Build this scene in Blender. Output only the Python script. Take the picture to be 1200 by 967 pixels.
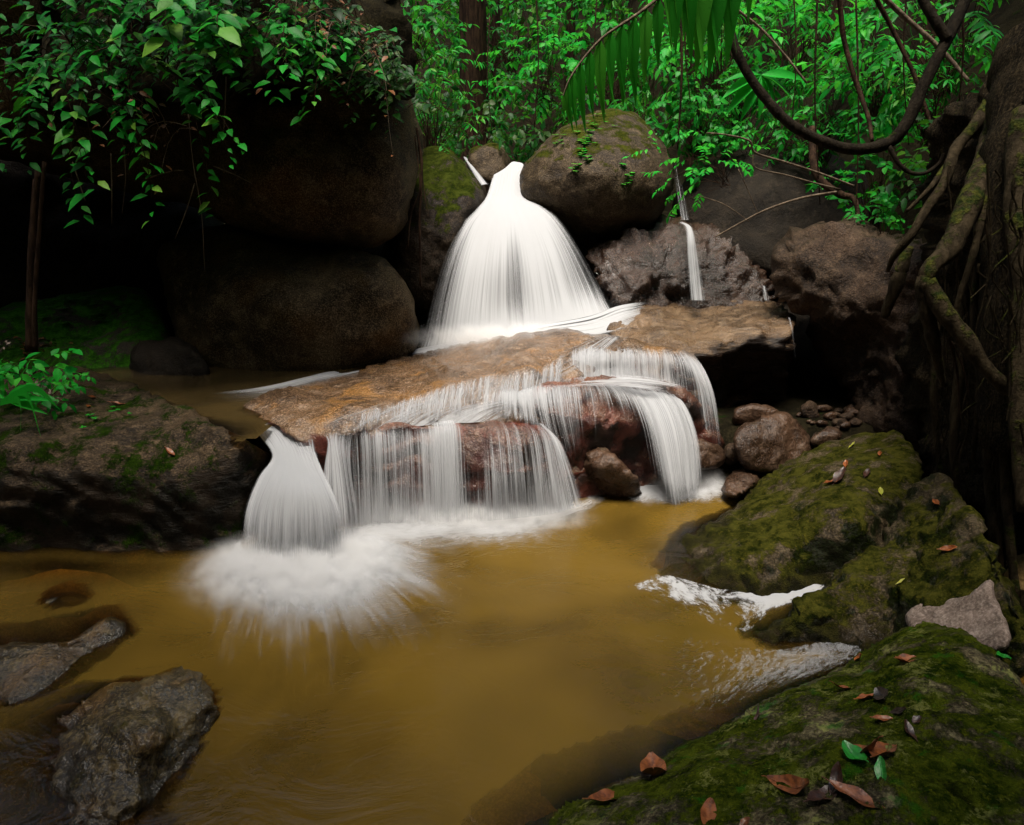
import bpy, math, random
import numpy as np
from mathutils import Vector
from mathutils.bvhtree import BVHTree
from mathutils.geometry import delaunay_2d_cdt

scene = bpy.context.scene
C = scene.collection
for o in list(bpy.data.objects):
    bpy.data.objects.remove(o)

# ---------------------------------------------------------------- camera, light, exposure
CAM_H, PITCH, F = 1.7, math.radians(16.0), 22.0 / 36.0 * 1200.0
cam_d = bpy.data.cameras.new('camera')
cam_d.lens = 22.0; cam_d.sensor_width = 36.0; cam_d.sensor_fit = 'HORIZONTAL'
cam_d.clip_start = 0.05; cam_d.clip_end = 500
cam = bpy.data.objects.new('camera', cam_d); C.objects.link(cam)
cam.location = (0, 0, CAM_H); cam.rotation_euler = (math.pi / 2 - PITCH, 0, 0)
scene.camera = cam

SUN_EL, SUN_AZ = math.radians(75), math.radians(195)     # azimuth from +Y (north), clockwise
world = bpy.data.worlds.new('World'); scene.world = world; world.use_nodes = True
wn = world.node_tree.nodes; wl = world.node_tree.links
sky = wn.new('ShaderNodeTexSky'); sky.sky_type = 'NISHITA'; sky.sun_disc = False
sky.air_density = .7; sky.dust_density = 4.0; sky.ozone_density = .3; sky.sun_elevation = SUN_EL; sky.sun_rotation = SUN_AZ
bg = wn['Background']; bg.inputs['Strength'].default_value = 0.05
wl.new(sky.outputs[0], bg.inputs[0])
sun_d = bpy.data.lights.new('sun', 'SUN'); sun_d.energy = 1.5; sun_d.angle = math.radians(22); sun_d.color = (1, .93, .82)
sun = bpy.data.objects.new('sun', sun_d); C.objects.link(sun)
sv = Vector((math.sin(SUN_AZ) * math.cos(SUN_EL), math.cos(SUN_AZ) * math.cos(SUN_EL), math.sin(SUN_EL)))
sun.rotation_euler = sv.to_track_quat('Z', 'Y').to_euler(); sun.location = sv * 60
scene.view_settings.view_transform = 'Standard'
scene.view_settings.look = 'None'
scene.view_settings.exposure = 2.45
scene.view_settings.gamma = 1.0
scene.render.engine = 'CYCLES'
scene.cycles.use_denoising = True
scene.cycles.max_bounces = 6
scene.cycles.diffuse_bounces = 4
scene.cycles.glossy_bounces = 2
scene.cycles.volume_bounces = 2
scene.cycles.volume_step_rate = 1.0
scene.cycles.transparent_max_bounces = 24

# ---------------------------------------------------------------- pixel helpers (photo pixels 1200 x 967)
CP, SP = math.cos(PITCH), math.sin(PITCH)
def ray(px, py):
    a = (np.asarray(px, float) - 600.0) / F; b = -(np.asarray(py, float) - 483.5) / F
    return np.stack([a, CP + b * SP, b * CP - SP], -1)
def P(px, py, Y):
    """point of the pixel ray standing at world distance Y"""
    r = ray(px, py); t = np.asarray(Y, float) / r[..., 1]
    q = r * t[..., None]; q[..., 2] += CAM_H
    return q
def YZ(px, py, z):
    """distance at which the pixel ray reaches height z"""
    r = ray(px, py)
    return float((z - CAM_H) / r[..., 2] * r[..., 1])
def W(px, py, z=0.0):
    return P(px, py, YZ(px, py, z))

# ---------------------------------------------------------------- numpy noise
_rng = np.random.RandomState(7)
_perm = _rng.permutation(256); _perm = np.concatenate([_perm, _perm, _perm])
_g = _rng.normal(size=(256, 3)); _g /= np.linalg.norm(_g, axis=1)[:, None]
def perlin(p):
    p = np.asarray(p, float); i = np.floor(p).astype(int); f = p - i; i &= 255
    u = f * f * f * (f * (f * 6 - 15) + 10)
    out = 0
    for dx in (0, 1):
        wx = u[:, 0] if dx else 1 - u[:, 0]
        for dy in (0, 1):
            wy = u[:, 1] if dy else 1 - u[:, 1]
            for dz in (0, 1):
                wz = u[:, 2] if dz else 1 - u[:, 2]
                h = _perm[_perm[_perm[(i[:, 0] + dx) & 255] + ((i[:, 1] + dy) & 255)] + ((i[:, 2] + dz) & 255)]
                g = _g[h]
                d = g[:, 0] * (f[:, 0] - dx) + g[:, 1] * (f[:, 1] - dy) + g[:, 2] * (f[:, 2] - dz)
                out = out + wx * wy * wz * d
    return out * 1.4
def fbm(p, oct=4, gain=.5, lac=2.03):
    a, s = 1.0, 0
    p = np.asarray(p, float).copy()
    for k in range(oct):
        s = s + a * perlin(p + 17.3 * k); a *= gain; p = p * lac
    return s
def ridged(p, oct=3, gain=.5):
    a, s = 1.0, 0
    p = np.asarray(p, float).copy()
    for k in range(oct):
        s = s + a * (1 - 2 * np.abs(perlin(p + 9.1 * k))); a *= gain; p = p * 2.1
    return s
def facet(p, seed=0):
    """random little planes, one per cell: broken stone"""
    i = np.floor(p).astype(int); best = np.full(len(p), 9e9); out = np.zeros(len(p))
    for dx in (-1, 0, 1):
        for dy in (-1, 0, 1):
            for dz in (-1, 0, 1):
                c = i + [dx, dy, dz]; h = _perm[_perm[_perm[c[:, 0] & 255] + (c[:, 1] & 255)] + (c[:, 2] & 255)]
                q = c + .5 + .42 * _g[h] * 1.2; d = ((p - q) ** 2).sum(1); n = _g[(h + 91) & 255]
                v = ((p - q) * n).sum(1); m = d < best; best = np.where(m, d, best); out = np.where(m, v, out)
    return out
def smooth01(a, b, x):
    t = np.clip((np.asarray(x, float) - a) / (b - a), 0, 1); return t * t * (3 - 2 * t)

# ---------------------------------------------------------------- mesh helpers
def mesh_np(name, V, faces, smooth=True, uv=None, attrs=None):
    """faces: list of (M,k) int arrays"""
    me = bpy.data.meshes.new(name)
    V = np.asarray(V, np.float32)
    me.vertices.add(len(V)); me.vertices.foreach_set('co', V.ravel())
    faces = [np.asarray(f, np.int32) for f in faces if len(f)]
    li = np.concatenate([f.ravel() for f in faces])
    tot = np.concatenate([np.full(len(f), f.shape[1], np.int32) for f in faces])
    st = np.concatenate([[0], np.cumsum(tot)[:-1]]).astype(np.int32)
    me.loops.add(len(li)); me.loops.foreach_set('vertex_index', li)
    me.polygons.add(len(tot)); me.polygons.foreach_set('loop_start', st); me.polygons.foreach_set('loop_total', tot)
    me.update(calc_edges=True)
    if smooth:
        me.polygons.foreach_set('use_smooth', np.ones(len(tot), bool))
    if uv is not None:
        l = me.uv_layers.new(name='UVMap'); l.data.foreach_set('uv', np.asarray(uv, np.float32)[li].ravel())
    for k, v in (attrs or {}).items():
        a = me.attributes.new(k, 'FLOAT', 'POINT'); a.data.foreach_set('value', np.asarray(v, np.float32))
    me.validate()
    return me
BVH = {}; ALLV = []; ALLT = []
def put(name, V, faces, mat, parent=None, smooth=True, uv=None, attrs=None, bvh=None, origin=None):
    V = np.asarray(V, float)
    if bvh:
        tri = []
        for f in faces: tri += [tuple(map(int, x)) for x in f]
        k0 = len(ALLV); ALLV.extend(tuple(v) for v in V); ALLT.extend(tuple(k0 + x for x in f) for f in tri)
        BVH[bvh] = BVHTree.FromPolygons([tuple(v) for v in V], tri)
    if parent is not None:
        org = np.zeros(3); base = np.array(parent.matrix_world.translation) if False else np.array(parent['_o'])
    else:
        org = np.array([V[:, 0].mean(), V[:, 1].mean(), V[:, 2].min()]) if origin is None else np.array(origin)
        base = org
    me = mesh_np(name, V - base, faces, smooth, uv, attrs)
    me.materials.append(mat)
    o = bpy.data.objects.new(name, me); C.objects.link(o)
    if parent is not None:
        o.parent = parent
        o['_o'] = [float(x) for x in base]
    else:
        o.location = org
        o['_o'] = [float(x) for x in org]
    return o
def empty(name, loc):
    o = bpy.data.objects.new(name, None); C.objects.link(o); o.location = loc; o['_o'] = [float(x) for x in loc]
    o.empty_display_size = .1
    return o
def tag(o, label, cat, group=None, kind=None):
    o['label'] = label; o['category'] = cat
    if group: o['group'] = group
    if kind: o['kind'] = kind
    return o
def hit(key, px, py):
    d = Vector(ray(px, py)).normalized()
    loc, n, i, dist = BVH[key].ray_cast(Vector((0, 0, CAM_H)), d)
    if loc is None: return None, None
    if n.dot(d) > 0: n = -n
    return np.array(loc), np.array(n)
def catmull(pts, n, closed=False):
    pts = np.asarray(pts, float); m = len(pts)
    if closed: idx = lambda i: pts[i % m]; segs = m
    else: idx = lambda i: pts[min(max(i, 0), m - 1)] if 0 <= i < m else (2 * pts[0] - pts[1] if i < 0 else 2 * pts[-1] - pts[-2]); segs = m - 1
    out = []
    for s in range(segs):
        p0, p1, p2, p3 = idx(s - 1), idx(s), idx(s + 1), idx(s + 2)
        for t in np.linspace(0, 1, n, endpoint=False):
            out.append(.5 * (2 * p1 + (p2 - p0) * t + (2 * p0 - 5 * p1 + 4 * p2 - p3) * t * t + (3 * p1 - p0 - 3 * p2 + p3) * t ** 3))
    if not closed: out.append(pts[-1])
    return np.array(out)
def resample(pts, step, closed=False):
    p = np.vstack([pts, pts[:1]]) if closed else np.asarray(pts)
    d = np.concatenate([[0], np.cumsum(np.linalg.norm(np.diff(p, axis=0), axis=1))])
    n = max(3, int(round(d[-1] / step)))
    t = np.linspace(0, d[-1], n + (0 if closed else 1), endpoint=not closed)
    return np.stack([np.interp(t, d, p[:, k]) for k in range(p.shape[1])], 1)
def inside(poly, q):
    x, y = q[:, 0], q[:, 1]; r = np.zeros(len(q), bool)
    x0, y0 = poly[:, 0], poly[:, 1]; x1, y1 = np.roll(x0, -1), np.roll(y0, -1)
    for a, b, c, d in zip(x0, y0, x1, y1):
        if b == d: continue
        r ^= ((b > y) != (d > y)) & (x < (c - a) * (y - b) / (d - b) + a)
    return r
def edgedist(poly, q):
    a = poly; b = np.roll(poly, -1, 0); out = np.full(len(q), 1e9)
    for p0, p1 in zip(a, b):
        v = p1 - p0; t = np.clip(((q - p0) @ v) / (v @ v + 1e-9), 0, 1)
        out = np.minimum(out, np.linalg.norm(q - (p0 + t[:, None] * v), axis=1))
    return out
def rbf(ctrl):
    """smooth surface of 1/distance through the control points (planes stay planes)"""
    c = np.array([[a, b] for a, b, _ in ctrl], float) / 100.0
    v = np.array([1.0 / (k if not isinstance(k, tuple) else YZ(a, b, k[0])) for a, b, k in ctrl])
    n = len(c)
    if n == 1: return lambda q: np.full(len(q), 1.0 / v[0])
    if n == 2:
        d = c[1] - c[0]
        return lambda q: 1.0 / (v[0] + (v[1] - v[0]) * np.clip(((q / 100.0 - c[0]) @ d) / (d @ d), -.4, 1.4))
    ph = lambda r: np.where(r > 1e-9, r * r * np.log(r + 1e-12), 0)
    A = np.zeros((n + 3, n + 3)); A[:n, :n] = ph(np.linalg.norm(c[:, None] - c[None], axis=2)) + np.eye(n) * .02
    A[:n, n] = 1; A[:n, n + 1:] = c; A[n, :n] = 1; A[n + 1:, :n] = c.T
    s = np.linalg.lstsq(A, np.concatenate([v, [0, 0, 0]]), rcond=None)[0]
    def f(q):
        q = q / 100.0
        w = ph(np.linalg.norm(q[:, None] - c[None], axis=2)) @ s[:n] + s[n] + q @ s[n + 1:]
        return 1.0 / np.clip(w, .04, 1.4)
    return f
def normals(V, T):
    n = np.cross(V[T[:, 1]] - V[T[:, 0]], V[T[:, 2]] - V[T[:, 0]])
    N = np.zeros_like(V)
    for k in range(3): np.add.at(N, T[:, k], n)
    return N / (np.linalg.norm(N, axis=1)[:, None] + 1e-12)

def rock(name, label, outline, ctrl, mat, bulge=.3, thick=.5, sharp=1.2, step=6, amps=((.06, 1.5), (.025, 5), (.008, 16)),
         seed=0, strata=None, group=None, cat='boulder', jit=2.0, parent=None, crack=0, kind=None, facets=()):
    """a closed stone: its outline as seen, its own distance over the outline, rounded over the rim, with a real back"""
    poly = catmull(outline, 8, True); poly = resample(poly, step, True)
    j = fbm(np.c_[poly / 45.0, np.full(len(poly), seed * 3.1)], 3) * jit
    cen = poly.mean(0); dv = poly - cen; poly = poly + dv / (np.linalg.norm(dv, axis=1)[:, None] + 1e-9) * j[:, None]
    lo, hi = poly.min(0), poly.max(0)
    # inflation profile from a Poisson solve on a coarse grid
    g = max((hi - lo).max() / 70.0, 1.0)
    gx = np.arange(lo[0] - 2 * g, hi[0] + 2 * g, g); gy = np.arange(lo[1] - 2 * g, hi[1] + 2 * g, g)
    X, Y_ = np.meshgrid(gx, gy); m = inside(poly, np.c_[X.ravel(), Y_.ravel()]).reshape(X.shape)
    u = np.zeros(X.shape)
    for _ in range(700):
        u[1:-1, 1:-1] = np.where(m[1:-1, 1:-1], .25 * (u[:-2, 1:-1] + u[2:, 1:-1] + u[1:-1, :-2] + u[1:-1, 2:] + 1), 0)
    u /= u.max()
    def samp(q):
        fx = np.clip((q[:, 0] - gx[0]) / g, 0, len(gx) - 1.001); fy = np.clip((q[:, 1] - gy[0]) / g, 0, len(gy) - 1.001)
        ix, iy = fx.astype(int), fy.astype(int); ax, ay = fx - ix, fy - iy
        return (u[iy, ix] * (1 - ax) + u[iy, ix + 1] * ax) * (1 - ay) + (u[iy + 1, ix] * (1 - ax) + u[iy + 1, ix + 1] * ax) * ay
    nx = int((hi[0] - lo[0]) / step) + 1; ny = int((hi[1] - lo[1]) / (step * .87)) + 1
    pts = np.array([[lo[0] + (i + .5 * (k % 2)) * step, lo[1] + k * step * .87] for k in range(ny) for i in range(nx)])
    pts = pts[inside(poly, pts)]; pts = pts[edgedist(poly, pts) > step * .55]
    ring = poly.copy(); nb = len(ring)
    allp = np.vstack([ring, pts])
    r = delaunay_2d_cdt([Vector(p) for p in allp], [(i, (i + 1) % nb) for i in range(nb)], [], 1, 1e-4)
    q = np.array([[v.x, v.y] for v in r[0]]); T = np.array([f for f in r[2] if len(f) == 3])
    isb = np.array([any(k < nb for k in o) if o else False for o in r[3]])
    uu = np.where(isb, 0, samp(q)); p_ = np.clip(uu * sharp, 0, 1); prof = np.sqrt(np.clip(1 - (1 - p_) ** 2, 0, 1))
    Yb = rbf(ctrl)(q)
    front = P(q[:, 0], q[:, 1], Yb + bulge * (1 - prof))
    nf = len(q); inn = np.where(~isb)[0]; remap = np.arange(nf); remap[inn] = nf + np.arange(len(inn))
    back = P(q[inn, 0], q[inn, 1], (Yb + bulge + thick * np.sqrt(np.clip(uu, 0, 1)))[inn])
    V = np.vstack([front, back]); 
    a = V[T[0]]; nrm = np.cross(a[1] - a[0], a[2] - a[0])
    if nrm @ (a[0] - np.array([0, 0, CAM_H])) > 0: T = T[:, ::-1]
    TT = np.vstack([T, remap[T][:, ::-1]])
    N = normals(V, TT)
    off = np.array([seed * 5.37, seed * 2.11, seed * 7.77])
    d = np.zeros(len(V))
    for a_, f_ in amps: d += a_ * fbm(V * f_ + off, 3)
    for a_, f_ in facets: d += a_ * facet(V * f_ + off + .25 * np.c_[fbm(V * 3 + off, 2), fbm(V * 3 + off + 9, 2), fbm(V * 3 + off + 18, 2)])
    if strata:                                           # layered ledges: (amplitude, frequency, direction, warp)
        sa, sf, sd, sw = strata; sd = np.array(sd, float); sd /= np.linalg.norm(sd)
        ph = (V @ sd + sw * fbm(V * 1.3 + off, 3)) * sf
        st = ph - np.floor(ph)
        d += sa * (np.where(st < .75, st / .75, (1 - st) / .25) - .5) * (.6 + .8 * fbm(V * 2 + off + 5, 2))
    if crack:
        c_ = np.abs(fbm(V * 1.7 + off + 31, 3)); d -= crack * np.clip(1 - c_ / .06, 0, 1)
    V = V + N * d[:, None]
    o = put(name, V, [TT], mat, parent=parent, bvh=label)
    if parent is None: tag(o, label, cat, group, kind)
    return o

def tube(pts, rad, sides=7, n=8, seed=0, rough=.0, flat=1.0):
    """swept tube through world points; returns V, F"""
    pts = np.asarray(pts, float); c = catmull(pts, n); m = len(c)
    rad = np.interp(np.linspace(0, 1, m), np.linspace(0, 1, len(np.atleast_1d(rad))), np.atleast_1d(rad)) if np.ndim(rad) else np.full(m, rad)
    t = np.gradient(c, axis=0); t /= np.linalg.norm(t, axis=1)[:, None] + 1e-12
    up = np.array([.31, .2, .93]); a = np.cross(t, up); a /= np.linalg.norm(a, axis=1)[:, None] + 1e-12; b = np.cross(t, a)
    if rough: rad = rad * (1 + rough * fbm(c * 9 + seed, 3))
    th = np.linspace(0, 2 * np.pi, sides, endpoint=False)
    V = c[:, None] + rad[:, None, None] * (np.cos(th)[None, :, None] * a[:, None] + flat * np.sin(th)[None, :, None] * b[:, None])
    V = V.reshape(-1, 3)
    if rough: V = V + (fbm(V * 25 + seed, 2) * np.repeat(rad, sides) * rough)[:, None] * np.random.RandomState(seed).normal(size=(1, 3)) * .6
    i = np.arange(m - 1)[:, None] * sides; k = np.arange(sides)[None]
    Fq = np.stack([i + k, i + (k + 1) % sides, i + sides + (k + 1) % sides, i + sides + k], -1).reshape(-1, 4)
    caps = np.array([list(range(sides))[::-1], [(m - 1) * sides + x for x in range(sides)]])
    return V, Fq, caps
def join(parts):
    V, Q, off = [], {}, 0
    for p in parts:
        V.append(p[0])
        for f in p[1:]:
            if len(f): Q.setdefault(f.shape[1], []).append(f + off)
        off += len(p[0])
    return np.vstack(V), [np.vstack(x) for x in Q.values()]

# leaf templates: (along, across, up) with length 1
def leaf_tpl(rows, w, fold=.25, droop=.25, kind='ovate'):
    t = np.linspace(0, 1, rows)
    if kind == 'ovate': prof = np.sin(np.pi * np.clip(t, 0, 1) ** .75) ** .9 * w
    elif kind == 'lance': prof = np.sin(np.pi * np.clip(t * .97 + .02, 0, 1)) ** .7 * w
    else: prof = np.clip(np.minimum(t * 8, (1 - t) * 1.4 + .06), 0, 1) * w
    V = []
    for a, p in zip(t, prof):
        z = -droop * a * a
        V += [(a, -p, z + fold * p), (a, 0, z), (a, p, z + fold * p)]
    Fq = []
    for r in range(rows - 1):
        b = r * 3; Fq += [(b, b + 1, b + 4, b + 3), (b + 1, b + 2, b + 5, b + 4)]
    return np.array(V), np.array(Fq)
TPL = {'hi': leaf_tpl(6, .24), 'mid': leaf_tpl(4, .25), 'lo': leaf_tpl(3, .27), 'lance': leaf_tpl(5, .14, .2, .35, 'lance'), 'blade': leaf_tpl(7, .08, .3, .18, 'blade'), 'round': leaf_tpl(5, .36, .2, .2)}
def leaves(pos, d, nrm, size, tpl='mid', wv=None):
    V0, F0 = TPL[tpl]; N = len(pos)
    d = d / (np.linalg.norm(d, axis=1)[:, None] + 1e-9)
    s = np.cross(nrm, d); s /= np.linalg.norm(s, axis=1)[:, None] + 1e-9; u = np.cross(d, s)
    size = np.asarray(size)[:, None, None]
    wv = np.ones(N) if wv is None else wv
    V = pos[:, None] + size * (V0[None, :, 0:1] * d[:, None] + V0[None, :, 1:2] * wv[:, None, None] * s[:, None] + V0[None, :, 2:3] * u[:, None])
    Fc = (F0[None] + (np.arange(N) * len(V0))[:, None, None]).reshape(-1, F0.shape[1])
    return V.reshape(-1, 3), Fc

# ---------------------------------------------------------------- materials
class NT:
    def __init__(s, name):
        s.m = bpy.data.materials.new(name); s.m.use_nodes = True; s.t = s.m.node_tree; s.t.nodes.clear()
        s.out = s.n('ShaderNodeOutputMaterial')
    def n(s, k, **kw):
        x = s.t.nodes.new(k)
        for a, v in kw.items(): setattr(x, a, v)
        return x
    def set(s, sock, v):
        if isinstance(v, bpy.types.NodeSocket): s.t.links.new(v, sock)
        elif isinstance(v, (tuple, list)) and len(v) == 3 and sock.type == 'RGBA': sock.default_value = (*v, 1)
        else: sock.default_value = v
    def math(s, op, a, b=0.0, c=None, clamp=False):
        x = s.n('ShaderNodeMath', operation=op); x.use_clamp = clamp
        s.set(x.inputs[0], a); s.set(x.inputs[1], b)
        if c is not None: s.set(x.inputs[2], c)
        return x.outputs[0]
    def noise(s, vec, scale, detail=4, rough=.55, dist=0.0):
        x = s.n('ShaderNodeTexNoise'); s.set(x.inputs['Vector'], vec); s.set(x.inputs['Scale'], scale)
        x.inputs['Detail'].default_value = detail; x.inputs['Roughness'].default_value = rough; x.inputs['Distortion'].default_value = dist
        return x.outputs['Fac']
    def ss(s, a, b, v):
        x = s.n('ShaderNodeMapRange', interpolation_type='SMOOTHSTEP'); s.set(x.inputs['Value'], v)
        s.set(x.inputs['From Min'], a); s.set(x.inputs['From Max'], b); return x.outputs[0]
    def mix(s, f, a, b):
        x = s.n('ShaderNodeMix', data_type='RGBA'); s.set(x.inputs[0], f); s.set(x.inputs[6], a); s.set(x.inputs[7], b); return x.outputs[2]
    def mixs(s, f, a, b):
        x = s.n('ShaderNodeMixShader'); s.set(x.inputs[0], f); s.t.links.new(a, x.inputs[1]); s.t.links.new(b, x.inputs[2]); return x.outputs[0]
    def mapping(s, vec, scale, rot=(0, 0, 0)):
        x = s.n('ShaderNodeMapping'); s.set(x.inputs['Vector'], vec); x.inputs['Scale'].default_value = scale; x.inputs['Rotation'].default_value = rot
        return x.outputs[0]
    def bump(s, h, strength, dist=.02, normal=None):
        x = s.n('ShaderNodeBump'); s.set(x.inputs['Height'], h); x.inputs['Strength'].default_value = strength; x.inputs['Distance'].default_value = dist
        if normal is not None: s.set(x.inputs['Normal'], normal)
        return x.outputs[0]
    def done(s, sh): s.t.links.new(sh, s.out.inputs[0]); return s.m

def rock_mat(name, c1, c2, c3, moss=0.0, moss_c=((.015, .04, .004), (.06, .10, .012)), rough=.55, speck=.5, wet_z=None, bump=.6, steep=None, grain=1.0, moss_n=.35, stretch=(1, 1, 1), spec=.14, rot=(0, 0, 0), orange=None, lichen=None, blots=None):
    t = NT(name); geo = t.n('ShaderNodeNewGeometry'); pos = geo.outputs['Position']
    sx = t.n('ShaderNodeSeparateXYZ'); t.set(sx.inputs[0], pos)
    sn = t.n('ShaderNodeSeparateXYZ'); t.set(sn.inputs[0], geo.outputs['Normal'])
    ps = t.mapping(pos, stretch, rot)
    n1 = t.noise(ps, 2.2, 8, .62, .6); n2 = t.noise(ps, 11, 8, .65, .3); n3 = t.noise(pos, 95 * grain, 3, .6)
    v = t.n('ShaderNodeTexVoronoi'); t.set(v.inputs['Vector'], pos); v.inputs['Scale'].default_value = 130 * grain
    col = t.mix(t.ss(.38, .64, n1), c1, c2)
    col = t.mix(t.math('MULTIPLY', t.ss(.48, .72, n2), .85), col, c3)
    if orange: col = t.mix(t.math('MULTIPLY', t.ss(.5, .66, t.noise(pos, 3.3, 6, .6, .4)), .8), col, orange)
    sp = t.ss(.45, .75, n3)
    col = t.mix(t.math('MULTIPLY', sp, speck * .7), col, (min(c3[0] * 2.1, .6), min(c3[1] * 2.1, .55), min(c3[2] * 2.1, .5)))
    dk = t.math('MULTIPLY', t.ss(.55, .3, n3), speck)
    col = t.mix(dk, col, (c1[0] * .4, c1[1] * .4, c1[2] * .4))
    col = t.mix(t.math('MULTIPLY', t.ss(.56, .7, t.noise(ps, 6, 9, .72, .8)), .75), col, (c1[0] * .55, c1[1] * .55, c1[2] * .55))
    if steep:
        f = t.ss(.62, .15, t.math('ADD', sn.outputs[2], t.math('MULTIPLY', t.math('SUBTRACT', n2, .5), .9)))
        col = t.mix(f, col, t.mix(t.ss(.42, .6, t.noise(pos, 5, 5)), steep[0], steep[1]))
    r = t.math('ADD', rough, t.math('MULTIPLY', t.math('SUBTRACT', n2, .5), .45))
    hgt = t.math('ADD', t.math('MULTIPLY', n2, 1.2), t.math('ADD', t.math('MULTIPLY', n3, .3), t.math('MULTIPLY', t.noise(ps, 38, 5, .65), .6)))
    if moss:
        q = t.noise(pos, 4.5, 8, .68, .3); q2 = t.noise(pos, 55, 4, .7)
        up = t.math('ADD', t.math('MULTIPLY', sn.outputs[2], moss_n), t.math('MULTIPLY', t.math('SUBTRACT', q, .5), 1.9))
        up = t.math('ADD', up, t.math('MULTIPLY', t.math('SUBTRACT', q2, .5), .5))
        mk = t.ss(.62 - moss, .82 - moss, up)
        mc = t.mix(t.ss(.35, .66, t.noise(pos, 13, 6, .7)), moss_c[0], moss_c[1])
        mc = t.mix(t.math('MULTIPLY', t.ss(.5, .7, q2), .5), mc, (moss_c[1][0] * 1.9, moss_c[1][1] * 1.6, moss_c[1][2] * 1.5))
        col = t.mix(mk, col, mc)
        r = t.math('ADD', t.math('MULTIPLY', t.math('SUBTRACT', 1.0, mk), r), t.math('MULTIPLY', mk, .9))
        hgt = t.math('ADD', hgt, t.math('MULTIPLY', mk, t.math('ADD', .25, t.math('MULTIPLY', t.noise(pos, 160, 3), 1.3))))
    if blots:
        bq = t.ss(.54, .64, t.math('ADD', t.noise(pos, 6.5, 8, .7, .5), t.math('MULTIPLY', t.math('SUBTRACT', .75, sn.outputs[2]), blots[1])))
        col = t.mix(t.math('MULTIPLY', bq, .9), col, t.mix(t.ss(.4, .65, t.noise(pos, 70, 4)), blots[0], (blots[0][0] * 2.5, blots[0][1] * 2.6, blots[0][2] * 2)))
    if lichen:
        lq = t.ss(.545, .63, t.math('ADD', t.noise(pos, 7.5, 9, .72, .4), t.math('MULTIPLY', t.math('SUBTRACT', t.noise(pos, 80, 3), .5), .25)))
        col = t.mix(t.math('MULTIPLY', lq, .8), col, lichen)
        gq = t.ss(.57, .66, t.noise(t.mapping(pos, (1, 1, 1), (1, 2, 3)), 9, 8, .7))
        col = t.mix(t.math('MULTIPLY', gq, .7), col, (.02, .10, .006))
    if wet_z is not None:
        w = t.ss(wet_z + .1, wet_z, t.math('ADD', sx.outputs[2], t.math('MULTIPLY', t.math('SUBTRACT', n2, .5), .25)))
        col = t.mix(t.math('MULTIPLY', w, .6), col, (.012, .009, .006)); r = t.math('MULTIPLY', r, t.math('SUBTRACT', 1.0, t.math('MULTIPLY', w, .6)))
    b = t.n('ShaderNodeBsdfPrincipled'); t.set(b.inputs['Base Color'], col); t.set(b.inputs['Roughness'], t.math('MAXIMUM', r, .12))
    if moss: t.set(b.inputs['Specular IOR Level'], t.math('MULTIPLY', spec, t.math('SUBTRACT', 1.0, t.math('MULTIPLY', mk, .9))))
    else: b.inputs['Specular IOR Level'].default_value = spec
    t.set(b.inputs['Normal'], t.bump(hgt, bump, .03))
    return t.done(b.outputs[0])

def leaf_mat(name, cols, rough=.45, trans=.42, spec=.13):
    t = NT(name); geo = t.n('ShaderNodeNewGeometry'); rp = geo.outputs['Random Per Island']
    ramp = t.n('ShaderNodeValToRGB'); t.set(ramp.inputs[0], rp); e = ramp.color_ramp.elements
    while len(e) > 1: e.remove(e[-1])
    for i, c in enumerate(cols):
        x = e[0] if i == 0 else e.new(i / (len(cols) - 1)); x.position = i / max(1, len(cols) - 1); x.color = (*c, 1)
    n = t.noise(geo.outputs['Position'], 40, 3)
    col = t.mix(t.math('MULTIPLY', t.ss(.55, .75, n), .35), ramp.outputs[0], (cols[0][0] * .5, cols[0][1] * .5, cols[0][2] * .5))
    b = t.n('ShaderNodeBsdfPrincipled'); t.set(b.inputs['Base Color'], col); b.inputs['Roughness'].default_value = rough
    b.inputs['Specular IOR Level'].default_value = spec
    tr = t.n('ShaderNodeBsdfTranslucent'); t.set(tr.inputs[0], t.mix(.35, col, (.08, .30, .01)))
    return t.done(t.mixs(trans, b.outputs[0], tr.outputs[0]))
def bark_mat(name, c1, c2, moss=0.0, moss_c=((.02, .05, .005), (.09, .12, .015)), scale=1.0):
    t = NT(name); geo = t.n('ShaderNodeNewGeometry'); pos = geo.outputs['Position']
    n = t.noise(t.mapping(pos, (9 * scale, 9 * scale, 1.6 * scale)), 3, 6, .65); n2 = t.noise(pos, 60, 4)
    col = t.mix(t.ss(.35, .68, n), c1, c2)
    h = t.math('ADD', n, t.math('MULTIPLY', n2, .4))
    if moss:
        sn = t.n('ShaderNodeSeparateXYZ'); t.set(sn.inputs[0], geo.outputs['Normal'])
        up = t.math('ADD', t.math('MULTIPLY', sn.outputs[2], .25), t.math('MULTIPLY', t.math('SUBTRACT', t.noise(pos, 9, 6, .7), .5), 1.8))
        mk = t.ss(.55 - moss, .75 - moss, up)
        col = t.mix(mk, col, t.mix(t.ss(.35, .65, t.noise(pos, 30, 4)), *moss_c)); h = t.math('ADD', h, t.math('MULTIPLY', mk, n2))
    b = t.n('ShaderNodeBsdfPrincipled'); t.set(b.inputs['Base Color'], col); b.inputs['Roughness'].default_value = .85; b.inputs['Specular IOR Level'].default_value = .07
    t.set(b.inputs['Normal'], t.bump(h, .8, .02))
    return t.done(b.outputs[0])
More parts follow.
